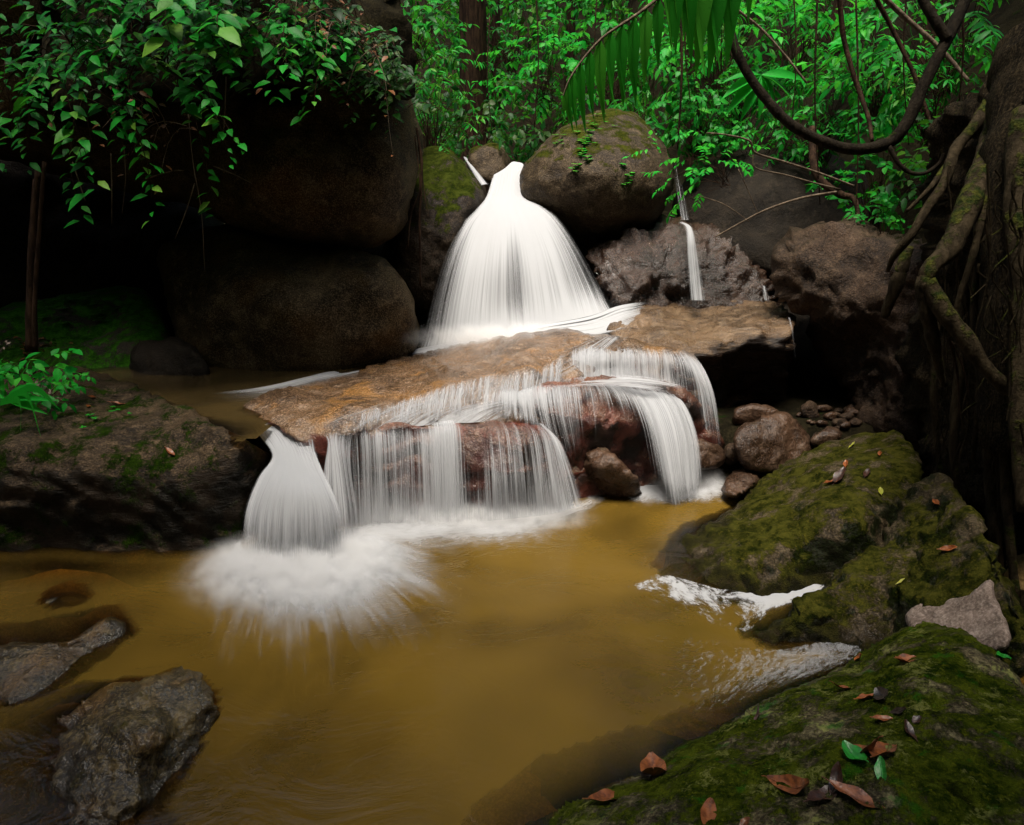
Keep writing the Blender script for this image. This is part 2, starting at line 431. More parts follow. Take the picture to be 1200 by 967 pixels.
def silk_mat(name, fu=60, fv=1.2, seed=0.0, soft=.28, amax=1.0, fine=.35, white=(.47, .48, .50), warp=0.0, trans=.35, iso=False, coarse=.3):
    """flowing white water: strands along the flow (UV), coverage from the mesh attribute 'dens'"""
    t = NT(name); uv = t.n('ShaderNodeUVMap'); 
    a = t.n('ShaderNodeAttribute'); a.attribute_name = 'dens'
    add = t.n('ShaderNodeVectorMath', operation='ADD'); t.set(add.inputs[0], t.mapping(uv.outputs[0], (fu, fv, 1))); add.inputs[1].default_value = (seed, seed * 1.7, seed * .3)
    add2 = t.n('ShaderNodeVectorMath', operation='ADD'); t.set(add2.inputs[0], t.mapping(uv.outputs[0], (fu * 3.1, fv * 3.1, 1) if iso else (fu * 4.3, fv * 1.6, 1))); add2.inputs[1].default_value = (seed * 2, seed, 4)
    n1 = t.noise(add.outputs[0], 1.0, 3, .6, warp); n2 = t.noise(add2.outputs[0], 1.0, 2, .6, warp)
    n = t.math('ADD', t.math('MULTIPLY', n1, 1 - fine), t.math('MULTIPLY', n2, fine))
    if coarse and not iso:
        add0 = t.n('ShaderNodeVectorMath', operation='ADD'); t.set(add0.inputs[0], t.mapping(uv.outputs[0], (fu * .2, fv * .7, 1))); add0.inputs[1].default_value = (seed * 3, seed * .7, 9)
        n = t.math('ADD', t.math('MULTIPLY', n, 1 - coarse), t.math('MULTIPLY', t.noise(add0.outputs[0], 1.0, 2, .5, warp), coarse))
    n = t.ss(.28, .72, n)
    th = t.math('SUBTRACT', 1.0 + soft, t.math('MULTIPLY', a.outputs['Fac'], 1 + 2 * soft))
    al = t.ss(t.math('SUBTRACT', th, soft), t.math('ADD', th, soft), n)
    al = t.math('MULTIPLY', al, amax)
    d = t.n('ShaderNodeBsdfDiffuse'); d.inputs[0].default_value = (*white, 1)
    nb = t.bump(n, .06 if iso else .3, .02)
    vm = t.n('ShaderNodeVectorMath', operation='MULTIPLY_ADD'); t.set(vm.inputs[0], nb); vm.inputs[1].default_value = (.8, .8, .8); vm.inputs[2].default_value = (0, 0, .85)
    vn = t.n('ShaderNodeVectorMath', operation='NORMALIZE'); t.set(vn.inputs[0], vm.outputs[0]); t.set(d.inputs['Normal'], vn.outputs[0])
    tr = t.n('ShaderNodeBsdfTranslucent'); tr.inputs[0].default_value = (*white, 1)
    sh = t.mixs(trans, d.outputs[0], tr.outputs[0])
    tp = t.n('ShaderNodeBsdfTransparent')
    return t.done(t.mixs(al, tp.outputs[0], sh))

M = {}
BROWN = dict(c1=(.035, .022, .013), c2=(.10, .062, .034), c3=(.17, .115, .07))
M['left'] = rock_mat('mossy brown stone', (.010, .007, .004), (.042, .028, .015), (.12, .08, .045), moss=.52, moss_c=((.004, .011, .001), (.017, .036, .003)), rough=.45, steep=((.006, .005, .003), (.022, .015, .009)), stretch=(1, 1.5, 3.2), rot=(0, .4, 0), moss_n=.1)  # steep tones paint shade onto the boulder's front face
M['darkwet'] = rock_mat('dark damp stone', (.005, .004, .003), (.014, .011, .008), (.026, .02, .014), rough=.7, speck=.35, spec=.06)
M['brownwet'] = rock_mat('brown damp stone', (.016, .011, .006), (.065, .045, .022), (.13, .095, .054), rough=.6, speck=.6, spec=.08, orange=(.05, .026, .006))
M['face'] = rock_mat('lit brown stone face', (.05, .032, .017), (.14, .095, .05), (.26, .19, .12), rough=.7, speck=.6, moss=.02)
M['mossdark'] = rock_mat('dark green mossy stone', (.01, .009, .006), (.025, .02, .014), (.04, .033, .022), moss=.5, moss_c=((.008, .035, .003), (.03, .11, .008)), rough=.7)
M['mosstop'] = rock_mat('moss topped stone', (.010, .007, .005), (.03, .02, .012), (.06, .043, .027), moss=.2, moss_n=.85, moss_c=((.010, .016, .002), (.034, .044, .006)), rough=.6)
M['big'] = rock_mat('tawny boulder stone', (.014, .009, .005), (.045, .030, .015), (.10, .072, .042), moss=.10, moss_n=.8, moss_c=((.012, .018, .002), (.045, .05, .007)), rough=.6)
M['fract'] = rock_mat('wet fractured red brown stone', (.010, .006, .004), (.032, .016, .010), (.075, .045, .03), rough=.2, spec=.5, bump=.8)
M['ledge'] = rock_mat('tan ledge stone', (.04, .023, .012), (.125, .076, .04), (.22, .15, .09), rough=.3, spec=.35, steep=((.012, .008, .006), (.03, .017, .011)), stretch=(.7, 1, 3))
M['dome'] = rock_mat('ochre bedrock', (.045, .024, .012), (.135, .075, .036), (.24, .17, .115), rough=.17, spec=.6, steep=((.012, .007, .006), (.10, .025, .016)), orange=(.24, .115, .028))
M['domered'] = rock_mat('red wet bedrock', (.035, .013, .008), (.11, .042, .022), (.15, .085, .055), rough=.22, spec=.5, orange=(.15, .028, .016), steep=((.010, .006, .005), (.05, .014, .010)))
M['right'] = rock_mat('rough red brown stone', (.014, .009, .006), (.05, .030, .018), (.095, .062, .038), rough=.5, moss=.08, moss_c=((.008, .012, .002), (.03, .035, .005)), moss_n=.4, bump=.9)
M['slab'] = rock_mat('moss filmed slab', (.020, .014, .007), (.058, .042, .022), (.12, .09, .052), moss=.64, moss_n=.2, moss_c=((.008, .011, .0015), (.052, .051, .008)), rough=.45, wet_z=.02, blots=((.003, .005, .001), .35))
M['fore'] = rock_mat('foreground mossy stone', (.02, .015, .008), (.06, .046, .022), (.16, .14, .07), moss=.70, moss_n=.12, moss_c=((.008, .018, .001), (.07, .09, .007)), rough=.75, bump=.9, lichen=(.19, .20, .055), blots=((.004, .006, .001), .1))
M['wall'] = rock_mat('dark rooty bank', (.005, .004, .0025), (.026, .019, .010), (.06, .044, .024), moss=.27, moss_n=.1, moss_c=((.006, .013, .0015), (.035, .052, .006)), rough=.85, stretch=(5, 5, .8), bump=1.0, spec=.05)
M['pool rock'] = rock_mat('wet pool stone', (.012, .009, .004), (.050, .036, .014), (.13, .092, .032), rough=.22, spec=.6, moss=.2, moss_c=((.015, .018, .002), (.06, .055, .006)), moss_n=.2, wet_z=.0, orange=(.14, .07, .012))
M['cobble'] = rock_mat('wet red brown cobble', (.022, .011, .006), (.065, .034, .019), (.12, .075, .048), rough=.3, spec=.4, moss=.03)
M['palesand'] = rock_mat('pale pink sand', (.13, .095, .075), (.22, .165, .135), (.30, .24, .20), rough=.6, speck=.4)
M['soil'] = rock_mat('forest soil', (.004, .0035, .002), (.012, .010, .005), (.02, .016, .008), moss=.1, moss_c=((.005, .014, .002), (.012, .035, .004)), rough=.95, spec=.03)
M['bed'] = rock_mat('ochre stream bed', (.09, .055, .018), (.25, .155, .055), (.34, .23, .11), rough=.6, speck=.3)
G = [(.004, .09, .009), (.007, .17, .015), (.012, .25, .02), (.035, .30, .025)]
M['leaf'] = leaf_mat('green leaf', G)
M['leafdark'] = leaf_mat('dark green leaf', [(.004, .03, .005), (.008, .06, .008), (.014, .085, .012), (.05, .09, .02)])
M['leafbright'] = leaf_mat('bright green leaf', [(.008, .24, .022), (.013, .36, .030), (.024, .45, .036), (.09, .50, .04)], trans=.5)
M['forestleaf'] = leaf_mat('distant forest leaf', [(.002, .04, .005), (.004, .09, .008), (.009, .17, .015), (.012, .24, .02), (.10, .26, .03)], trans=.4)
M['leafmix'] = leaf_mat('green and yellow leaf', [(.004, .10, .009), (.008, .19, .016), (.014, .28, .02), (.015, .3, .026), (.17, .34, .04)])
M['fern'] = leaf_mat('fern green', [(.012, .17, .010), (.022, .24, .016), (.06, .27, .02)], trans=.55)
M['deadleaf'] = leaf_mat('dead brown leaf', [(.10, .035, .012), (.16, .06, .02), (.07, .025, .012)], trans=.15)
M['bark'] = bark_mat('brown bark', (.014, .008, .005), (.05, .028, .016))
M['barkmoss'] = bark_mat('mossy bark', (.007, .005, .003), (.02, .015, .009), moss=.22, moss_c=((.012, .025, .002), (.05, .06, .008)))
M['rootmoss'] = bark_mat('mossy root bark', (.014, .010, .005), (.045, .033, .018), moss=.45, moss_c=((.010, .018, .002), (.05, .052, .008)))
M['twig'] = bark_mat('pale twig', (.07, .05, .035), (.17, .13, .09))

def brown_leaf_mat(name, c1, c2):
    t = NT(name); geo = t.n('ShaderNodeNewGeometry')
    col = t.mix(t.ss(.35, .65, t.noise(geo.outputs['Position'], 60, 4)), c1, c2)
    b = t.n('ShaderNodeBsdfPrincipled'); t.set(b.inputs['Base Color'], col); b.inputs['Roughness'].default_value = .38
    t.set(b.inputs['Normal'], t.bump(t.noise(geo.outputs['Position'], 140, 3), .4, .004))
    return t.done(b.outputs[0])
M['fall brown'] = brown_leaf_mat('russet fallen leaf', (.085, .024, .007), (.21, .066, .018))
M['fall dark'] = brown_leaf_mat('dark fallen leaf', (.018, .007, .004), (.045, .017, .009))
M['fall orange'] = brown_leaf_mat('orange fallen leaf', (.14, .036, .007), (.24, .07, .014))
M['fall green'] = brown_leaf_mat('green fallen leaf', (.008, .12, .01), (.015, .22, .02))
M['fall yellow'] = brown_leaf_mat('yellow fallen leaf', (.2, .22, .02), (.28, .26, .03))
M['fall black'] = brown_leaf_mat('blackened fallen leaf', (.012, .008, .006), (.03, .02, .014))

def pool_mat(name, turb, tint, rough=.14, bs=.25, sc=2.2):
    t = NT(name); geo = t.n('ShaderNodeNewGeometry'); pos = geo.outputs['Position']
    a = t.n('ShaderNodeAttribute'); a.attribute_name = 'turbid'
    n = t.noise(t.mapping(pos, (1, 1.6, 1)), sc, 5, .6, 1.2); nn = t.noise(pos, sc * .5, 3, .5, .3)
    col = t.mix(t.ss(.30, .60, nn), turb[0], turb[1])
    nb = t.bump(n, bs, .05)
    d = t.n('ShaderNodeBsdfDiffuse'); t.set(d.inputs[0], col)
    tp = t.n('ShaderNodeBsdfTransparent'); tp.inputs[0].default_value = (*tint, 1)
    body = t.mixs(a.outputs['Fac'], tp.outputs[0], d.outputs[0])
    g = t.n('ShaderNodeBsdfGlossy'); g.inputs['Roughness'].default_value = rough; g.inputs[0].default_value = (.95, .95, .95, 1); t.set(g.inputs['Normal'], nb)
    f = t.n('ShaderNodeFresnel'); f.inputs[0].default_value = 1.33; t.set(f.inputs['Normal'], nb)
    return t.done(t.mixs(f.outputs[0], body, g.outputs[0]))
M['pool'] = pool_mat('murky ochre water', ((.055, .033, .0055), (.138, .082, .0115)), (.6, .44, .17), rough=.2, bs=.32, sc=1.9)
M['upper pool'] = pool_mat('brown upper water', ((.03, .019, .005), (.05, .032, .009)), (.5, .36, .15), rough=.22)

# ================================================================ SETTING: terrain
def terrain_z(x, y):
    z = -.55 + .90 * smooth01(3.75, 4.5, y) + 1.45 * smooth01(5.9, 7.6, y) + .10 * np.clip(y - 8, 0, None) + .65 * np.clip(y - 17, 0, None)
    left = smooth01(3.2, 7.5, -x); right = smooth01(2.6, 6.5, x)
    z = z + left * (2.2 + .55 * np.clip(-x - 4.5, 0, 30)) + right * (2.2 + .55 * np.clip(x - 4, 0, 30))
    z = z + smooth01(1.75, 2.9, x) * 1.6 * (1 - smooth01(2.4, 3.4, y))
    z = z + smooth01(1.5, 6, -y) * (2.0 + .85 * np.clip(-y - 3, 0, 30))  # unseen rise behind the camera, shaped to block the low sky
    return z
gx = np.concatenate([np.linspace(-60, -7, 36), np.linspace(-6.8, 6.8, 110), np.linspace(7, 60, 36)])
gy = np.concatenate([np.linspace(-60, -4, 36), np.linspace(-3.8, 10, 110), np.linspace(10.3, 75, 46)])
X, Yg = np.meshgrid(gx, gy); z = terrain_z(X.ravel(), Yg.ravel())
pts = np.c_[X.ravel(), Yg.ravel(), z]
far = smooth01(7, 12, np.hypot(pts[:, 0], pts[:, 1]))
pts[:, 2] += fbm(pts * 1.4, 4) * .07 + fbm(pts * .25 + 3, 3) * .8 * far
nx_, ny_ = len(gx), len(gy)
ii = (np.arange(ny_ - 1)[:, None] * nx_ + np.arange(nx_ - 1)[None]).ravel()
TF = np.stack([ii, ii + 1, ii + nx_ + 1, ii + nx_], 1)
tm = NT('gorge ground')
o = put('ground', pts, [TF], M['soil'], bvh='ground', origin=(0, 0, 0)); o['kind'] = 'structure'; o['label'] = 'forest soil of the gorge around the stream, its unseen rear raised for shade'
bx, by = np.meshgrid(np.linspace(-5.3, 3.5, 150), np.linspace(-1.7, 3.9, 110)); sb = W(70, 664)
bz = terrain_z(bx.ravel(), by.ravel()) + .02 + .51 * np.exp(-(((bx.ravel() - sb[0]) / .75) ** 2 + ((by.ravel() - sb[1]) / .16) ** 2))
bp = np.c_[bx.ravel(), by.ravel(), bz]; bp[:, 2] += .05 * fbm(bp * 2.5, 3); ii = (np.arange(109)[:, None] * 150 + np.arange(149)[None]).ravel()
o = put('stream_bed', bp, [np.stack([ii, ii + 1, ii + 151, ii + 150], 1)], M['bed'], bvh='bed', origin=(0, 0, -.5)); o['kind'] = 'structure'; o['label'] = 'sandy bed of the plunge pool'

# ================================================================ ROCKS
EXT = 60
rock('boulder', 'long low mossy boulder left of the lower falls, its damp shade tinted face meeting the pool',
     [(-70, 470), (-20, 452), (40, 433), (78, 428), (115, 436), (150, 449), (200, 470), (245, 491), (278, 508), (303, 521), (320, 533), (313, 550), (302, 565), (290, 600), (284, 640), (275, 690), (180, 700), (60, 700), (-70, 705)],
     [(-60, 645, (0,)), (60, 642, (0,)), (270, 640, (0,)), (160, 642, (0,)), (0, 520, 3.25), (110, 540, 3.14), (220, 570, 3.12), (290, 580, 3.24), (-40, 460, 4.2), (60, 440, 4.3), (110, 440, 4.45), (150, 453, 4.2), (200, 474, 3.74), (245, 495, 3.38), (278, 511, 3.28), (150, 500, 3.5), (220, 525, 3.28), (310, 536, 3.38), (160, 690, 3.0)],
     M['left'], bulge=.12, thick=.5, sharp=5, step=4, amps=((.03, 1.5), (.014, 5), (.007, 15), (.004, 40)), seed=1, strata=(.028, 6.5, (.45, -.35, .8), .22), facets=((.010, 4), (.005, 10)))
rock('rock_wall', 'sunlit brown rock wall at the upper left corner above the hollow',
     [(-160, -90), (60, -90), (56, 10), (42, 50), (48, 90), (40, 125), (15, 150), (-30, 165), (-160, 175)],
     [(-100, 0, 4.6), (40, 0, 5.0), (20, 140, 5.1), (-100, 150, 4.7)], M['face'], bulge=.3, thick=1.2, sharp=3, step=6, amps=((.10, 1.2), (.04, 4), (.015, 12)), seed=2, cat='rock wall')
rock('boulder', 'huge dark overhanging boulder under the hanging shrubs, left of the main waterfall',
     [(-140, 60), (0, 85), (80, 70), (160, 50), (260, 40), (360, 45), (440, 80), (478, 120), (486, 170), (480, 225), (468, 265), (450, 284), (420, 294), (370, 290), (310, 278), (240, 254), (170, 230), (90, 205), (0, 190), (-140, 190)],
     [(-100, 100, 5.4), (100, 130, 5.4), (300, 180, 5.15), (440, 200, 5.4), (470, 150, 5.6), (300, 60, 5.6), (380, 285, 5.5), (200, 235, 5.7)],
     M['brownwet'], bulge=.45, thick=1.6, sharp=2.2, step=7, amps=((.10, 1.0), (.03, 3.5), (.010, 12)), seed=3)
rock('earth_bank', 'dark root bound earth bank capping the overhanging boulder, hidden under hanging shrubs',
     [(48, -140), (300, -150), (440, -60), (476, 30), (488, 100), (450, 118), (390, 100), (320, 108), (250, 128), (170, 136), (100, 146), (62, 120), (46, 20)],
     [(-100, 100, 4.6), (60, 130, 4.75), (250, 115, 4.8), (400, 95, 5.0), (480, 100, 5.3), (200, 0, 5.0), (400, 0, 5.3), (-100, -60, 4.8), (200, -120, 5.3)],
     M['soil'], bulge=.15, thick=2.0, sharp=5, step=8, amps=((.12, 1.6), (.05, 5), (.02, 14)), seed=33, cat='earth bank')
rock('boulder', 'smooth dark rounded boulder with ochre stain at the left edge of the upper pool',
     [(186, 310), (205, 280), (245, 262), (300, 270), (370, 288), (430, 296), (462, 312), (484, 345), (497, 380), (492, 405), (478, 425), (440, 445), (350, 465), (260, 465), (225, 430), (203, 380)],
     [(340, 436, 4.98), (460, 425, 5.25), (240, 420, 5.2), (330, 350, 4.9), (450, 340, 5.2), (220, 300, 5.6), (350, 290, 5.5)],
     M['brownwet'], bulge=.4, thick=1.0, sharp=1.6, step=6, amps=((.08, 1.1), (.025, 4), (.008, 14)), seed=4)
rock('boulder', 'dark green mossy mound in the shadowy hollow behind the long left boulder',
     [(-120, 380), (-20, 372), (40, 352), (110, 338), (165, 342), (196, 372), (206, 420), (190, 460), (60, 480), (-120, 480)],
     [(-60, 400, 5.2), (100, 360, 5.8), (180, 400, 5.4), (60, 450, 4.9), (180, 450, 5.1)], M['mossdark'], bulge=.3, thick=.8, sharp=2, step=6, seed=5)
rock('rock', 'small blackish wet rock at the back of the upper pool',
     [(152, 425), (165, 402), (195, 395), (225, 403), (244, 425), (246, 450), (200, 460), (155, 455)], [(195, 440, 4.85), (200, 400, 5.05), (160, 430, 4.95)],
     M['darkwet'], bulge=.15, thick=.3, step=4, amps=((.04, 3), (.02, 8), (.008, 20)), seed=6, cat='rock')
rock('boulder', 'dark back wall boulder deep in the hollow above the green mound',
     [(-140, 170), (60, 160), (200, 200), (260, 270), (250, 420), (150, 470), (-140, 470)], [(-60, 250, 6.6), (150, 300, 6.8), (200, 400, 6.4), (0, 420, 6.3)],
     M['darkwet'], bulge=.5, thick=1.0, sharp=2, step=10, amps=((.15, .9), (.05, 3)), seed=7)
rock('boulder', 'moss topped boulder on the left shoulder of the main waterfall',
     [(452, 300), (462, 240), (476, 205), (492, 182), (512, 174), (535, 182), (555, 203), (571, 228), (572, 244), (556, 254), (545, 290), (530, 340), (510, 370), (480, 360), (460, 335)],
     [(500, 190, 6.6), (555, 215, 6.5), (520, 240, 6.15), (480, 260, 6.2), (500, 340, 6.1)], M['mosstop'], bulge=.4, thick=.8, sharp=1.4, step=4, amps=((.07, 1.5), (.03, 5), (.01, 15)), seed=8)
rock('boulder', 'small rounded brown boulder wedged in the notch above the main waterfall',
     [(546, 186), (553, 173), (570, 167), (586, 172), (594, 186), (594, 204), (584, 216), (568, 218), (554, 205)], [(570, 190, 7.0), (570, 215, 6.9)],
     M['big'], bulge=.25, thick=.4, step=4, amps=((.05, 2.5), (.015, 8)), seed=9)
rock('boulder', 'great round tawny boulder with creeping plants, right of the main waterfall lip',
     [(609, 215), (613, 190), (630, 172), (655, 152), (685, 135), (712, 127), (737, 131), (760, 145), (779, 168), (790, 198), (787, 232), (768, 264), (734, 281), (697, 288), (668, 276), (640, 255), (616, 238)],
     [(700, 200, 5.95), (640, 210, 6.15), (760, 190, 6.2), (710, 135, 6.75), (700, 280, 6.35)], M['big'], bulge=.6, thick=1.0, sharp=1.1, step=4, amps=((.05, 1.3), (.02, 5), (.007, 16)), seed=10)
rock('rock', 'wet fractured red brown rock under the round boulder, beside the thin right cascade',
     [(682, 300), (700, 283), (735, 270), (770, 257), (800, 260), (832, 263), (858, 280), (880, 300), (898, 320), (912, 348), (890, 375), (800, 378), (735, 372), (708, 350), (692, 325)],
     [(700, 300, 6.1), (760, 300, 5.9), (770, 262, 6.5), (850, 300, 6.1), (760, 355, 5.75), (880, 350, 5.8), (820, 350, 5.75)], M['fract'], bulge=.25, thick=.8, sharp=2, step=4,
     amps=((.07, 2.2), (.045, 6), (.015, 16)), seed=11, strata=(.06, 5, (.5, .3, .7), .5), cat='rock', crack=.04, facets=((.09, 3.0), (.03, 8)))
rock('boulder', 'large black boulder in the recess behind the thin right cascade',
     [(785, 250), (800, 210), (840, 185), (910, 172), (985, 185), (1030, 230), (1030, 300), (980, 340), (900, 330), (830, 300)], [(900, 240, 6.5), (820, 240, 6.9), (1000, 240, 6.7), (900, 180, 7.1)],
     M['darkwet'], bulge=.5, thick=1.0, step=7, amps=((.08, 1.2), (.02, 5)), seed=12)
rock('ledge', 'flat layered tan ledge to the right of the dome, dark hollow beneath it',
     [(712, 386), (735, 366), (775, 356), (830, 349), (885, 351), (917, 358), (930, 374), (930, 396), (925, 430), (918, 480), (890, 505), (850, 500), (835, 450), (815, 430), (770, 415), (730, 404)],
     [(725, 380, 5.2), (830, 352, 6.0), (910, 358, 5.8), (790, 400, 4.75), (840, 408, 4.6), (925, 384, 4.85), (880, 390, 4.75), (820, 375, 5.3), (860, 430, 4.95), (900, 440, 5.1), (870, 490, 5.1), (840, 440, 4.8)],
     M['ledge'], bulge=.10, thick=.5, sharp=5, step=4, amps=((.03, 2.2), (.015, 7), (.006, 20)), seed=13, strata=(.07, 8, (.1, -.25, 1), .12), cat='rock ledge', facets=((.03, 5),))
# the dome of bedrock under the falls, in steps
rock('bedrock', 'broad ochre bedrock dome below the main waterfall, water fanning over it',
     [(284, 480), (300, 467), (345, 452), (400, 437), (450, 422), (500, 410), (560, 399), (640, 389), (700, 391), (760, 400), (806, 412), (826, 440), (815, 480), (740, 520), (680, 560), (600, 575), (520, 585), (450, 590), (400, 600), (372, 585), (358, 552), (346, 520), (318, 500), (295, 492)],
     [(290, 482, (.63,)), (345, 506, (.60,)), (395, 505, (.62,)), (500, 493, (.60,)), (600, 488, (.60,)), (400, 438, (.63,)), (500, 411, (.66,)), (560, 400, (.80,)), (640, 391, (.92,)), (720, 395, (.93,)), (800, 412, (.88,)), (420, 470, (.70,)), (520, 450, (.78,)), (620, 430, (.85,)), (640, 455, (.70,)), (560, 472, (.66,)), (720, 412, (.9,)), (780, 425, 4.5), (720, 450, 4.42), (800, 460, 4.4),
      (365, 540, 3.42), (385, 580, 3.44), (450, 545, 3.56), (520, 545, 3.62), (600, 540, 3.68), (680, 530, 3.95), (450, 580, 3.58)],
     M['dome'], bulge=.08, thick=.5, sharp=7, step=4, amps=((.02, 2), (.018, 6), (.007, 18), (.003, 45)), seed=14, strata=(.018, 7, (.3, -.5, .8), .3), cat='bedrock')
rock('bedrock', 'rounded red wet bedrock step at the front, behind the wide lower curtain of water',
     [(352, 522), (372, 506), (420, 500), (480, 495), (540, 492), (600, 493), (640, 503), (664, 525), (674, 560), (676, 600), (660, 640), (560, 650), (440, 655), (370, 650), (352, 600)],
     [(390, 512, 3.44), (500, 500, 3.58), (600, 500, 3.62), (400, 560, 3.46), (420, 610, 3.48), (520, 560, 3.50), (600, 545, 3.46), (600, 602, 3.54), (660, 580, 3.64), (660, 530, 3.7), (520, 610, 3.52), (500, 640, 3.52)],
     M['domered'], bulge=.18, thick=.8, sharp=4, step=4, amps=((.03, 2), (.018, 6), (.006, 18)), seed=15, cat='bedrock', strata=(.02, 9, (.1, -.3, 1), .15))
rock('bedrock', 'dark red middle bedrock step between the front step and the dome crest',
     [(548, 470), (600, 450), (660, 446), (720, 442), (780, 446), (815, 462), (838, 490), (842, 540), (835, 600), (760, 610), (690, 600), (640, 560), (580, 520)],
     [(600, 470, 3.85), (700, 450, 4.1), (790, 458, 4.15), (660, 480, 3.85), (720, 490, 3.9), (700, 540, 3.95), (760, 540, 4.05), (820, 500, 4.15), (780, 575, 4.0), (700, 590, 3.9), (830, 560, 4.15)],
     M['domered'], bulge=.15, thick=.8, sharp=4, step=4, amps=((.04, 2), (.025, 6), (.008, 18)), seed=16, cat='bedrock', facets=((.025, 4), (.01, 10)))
rock('rock', 'triangular brown wet rock at the foot of the falls beside the wide curtain',
     [(672, 545), (690, 528), (710, 527), (728, 540), (746, 560), (748, 580), (700, 592), (675, 580)], [(700, 550, 3.72), (740, 570, 3.78), (700, 530, 3.85), (690, 572, (0,))],
     M['cobble'], bulge=.12, thick=.3, step=3, amps=((.03, 4), (.015, 10), (.005, 25)), seed=17, cat='rock', facets=((.02, 7),))
rock('boulder', 'big rough red brown boulder leaning over the dark hollow on the right bank',
     [(906, 310), (920, 286), (950, 270), (988, 262), (1025, 272), (1065, 286), (1110, 320), (1150, 400), (1150, 540), (1080, 560), (1030, 520), (998, 480), (965, 425), (938, 375), (916, 345)],
     [(920, 310, 5.0), (985, 270, 5.0), (1080, 330, 4.3), (1000, 350, 4.6), (950, 360, 4.85), (975, 420, 4.8), (1000, 450, 4.62), (1030, 480, 4.45), (1080, 440, 4.15), (1070, 520, 4.1)],
     M['right'], bulge=.3, thick=1.0, sharp=2.2, step=5, amps=((.09, 1.6), (.05, 4.5), (.018, 12), (.006, 35)), seed=18, crack=.04, facets=((.05, 3), (.018, 8)))
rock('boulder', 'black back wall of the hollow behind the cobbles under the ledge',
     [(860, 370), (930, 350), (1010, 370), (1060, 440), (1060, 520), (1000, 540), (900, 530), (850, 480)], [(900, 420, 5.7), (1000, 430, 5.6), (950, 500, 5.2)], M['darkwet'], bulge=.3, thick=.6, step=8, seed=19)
rock('slab', 'broad sloping moss filmed slab entering the pool on the right bank',
     [(780, 650), (815, 622), (858, 596), (885, 566), (930, 535), (985, 513), (1045, 505), (1068, 520), (1085, 560), (1072, 610), (1035, 650), (990, 680), (930, 705), (880, 730), (820, 735), (770, 700)],
     [(800, 645, (.0,)), (843, 600, (.02,)), (850, 690, (.0,)), (900, 560, (.12,)), (985, 515, (.36,)), (1050, 510, (.48,)), (1075, 560, (.42,)), (950, 590, (.30,)), (1000, 610, (.34,)), (900, 640, (.17,)), (960, 668, (.06,)), (850, 650, (.08,)), (1040, 620, (.25,)), (780, 720, (-.15,))],
     M['slab'], bulge=.05, thick=.5, sharp=6, step=4, amps=((.02, 2.4), (.016, 6), (.006, 18), (.003, 45)), seed=20, strata=(.028, 7, (.55, .45, .6), .2), cat='rock slab', facets=((.010, 4), (.005, 11)))
rock('boulder', 'dark mossy boulder sloping down from the root wall, right of the foam inlet',
     [(862, 770), (885, 742), (925, 714), (975, 678), (1020, 640), (1055, 595), (1080, 562), (1105, 556), (1140, 600), (1180, 680), (1215, 750), (1190, 800), (1100, 800), (1000, 800), (900, 800)],
     [(885, 745, (.0,)), (930, 735, (.08,)), (980, 700, (.14,)), (1040, 640, (.24,)), (1080, 570, (.46,)), (1110, 570, (.52,)), (1140, 630, (.5,)), (1060, 690, (.26,)), (1000, 758, (.0,)), (1110, 720, (.32,)), (1190, 740, (.42,)), (950, 780, (-.08,)), (1060, 740, (.13,))],
     M['slab'], bulge=.06, thick=.5, sharp=5, step=4, amps=((.03, 2.4), (.022, 6), (.008, 18), (.003, 45)), seed=21, strata=(.03, 6, (.6, .4, .5), .3), facets=((.018, 4), (.008, 11)))
rock('sand_patch', 'pale pinkish sand pocket between the dark mossy boulder and the foreground boulder',
     [(1062, 725), (1078, 706), (1098, 709), (1112, 701), (1134, 698), (1150, 685), (1160, 683), (1166, 700), (1176, 718), (1182, 755), (1140, 770), (1085, 760)], [(1080, 710, (.29,)), (1170, 735, (.42,)), (1150, 690, (.46,))],
     M['palesand'], bulge=.02, thick=.1, sharp=6, step=4, amps=((.008, 4), (.005, 14), (.003, 40)), seed=22, cat='sand', jit=4)
rock('boulder', 'great green mossy boulder nearest the viewer, strewn with fallen leaves',
     [(560, 1010), (600, 980), (650, 950), (700, 925), (770, 890), (830, 856), (890, 824), (950, 795), (1010, 764), (1060, 736), (1108, 722), (1148, 734), (1180, 772), (1215, 830), (1290, 880), (1290, 1080), (900, 1100), (560, 1060)],
     [(600, 985, (.02,)), (700, 930, (.05,)), (800, 878, (.08,)), (900, 825, (.1,)), (1000, 775, (.16,)), (1105, 728, (.32,)), (1180, 790, (.40,)), (800, 950, (.25,)), (950, 870, (.34,)), (1080, 800, (.40,)), (1000, 950, (.42,)), (1150, 900, (.46,)), (1250, 950, (.46,)), (900, 1050, (.4,))],
     M['fore'], bulge=.10, thick=.6, sharp=6, step=3.2, amps=((.02, 3), (.012, 8), (.006, 22), (.005, 60), (.0025, 130)), seed=23)
rock('rock', 'low wet rock breaking the pool surface at the left edge',
     [(-50, 765), (0, 755), (55, 752), (95, 738), (128, 724), (152, 733), (165, 760), (120, 800), (50, 830), (-50, 830)],
     [(0, 765, (.05,)), (60, 758, (.05,)), (130, 730, (.05,)), (150, 745, (-.02,)), (40, 800, (.03,)), (90, 795, (-.04,)), (-30, 820, (-.02,))],
     M['pool rock'], bulge=.05, thick=.3, sharp=4, step=4, amps=((.02, 4), (.01, 10), (.004, 30)), seed=24, cat='rock', facets=((.02, 7),))
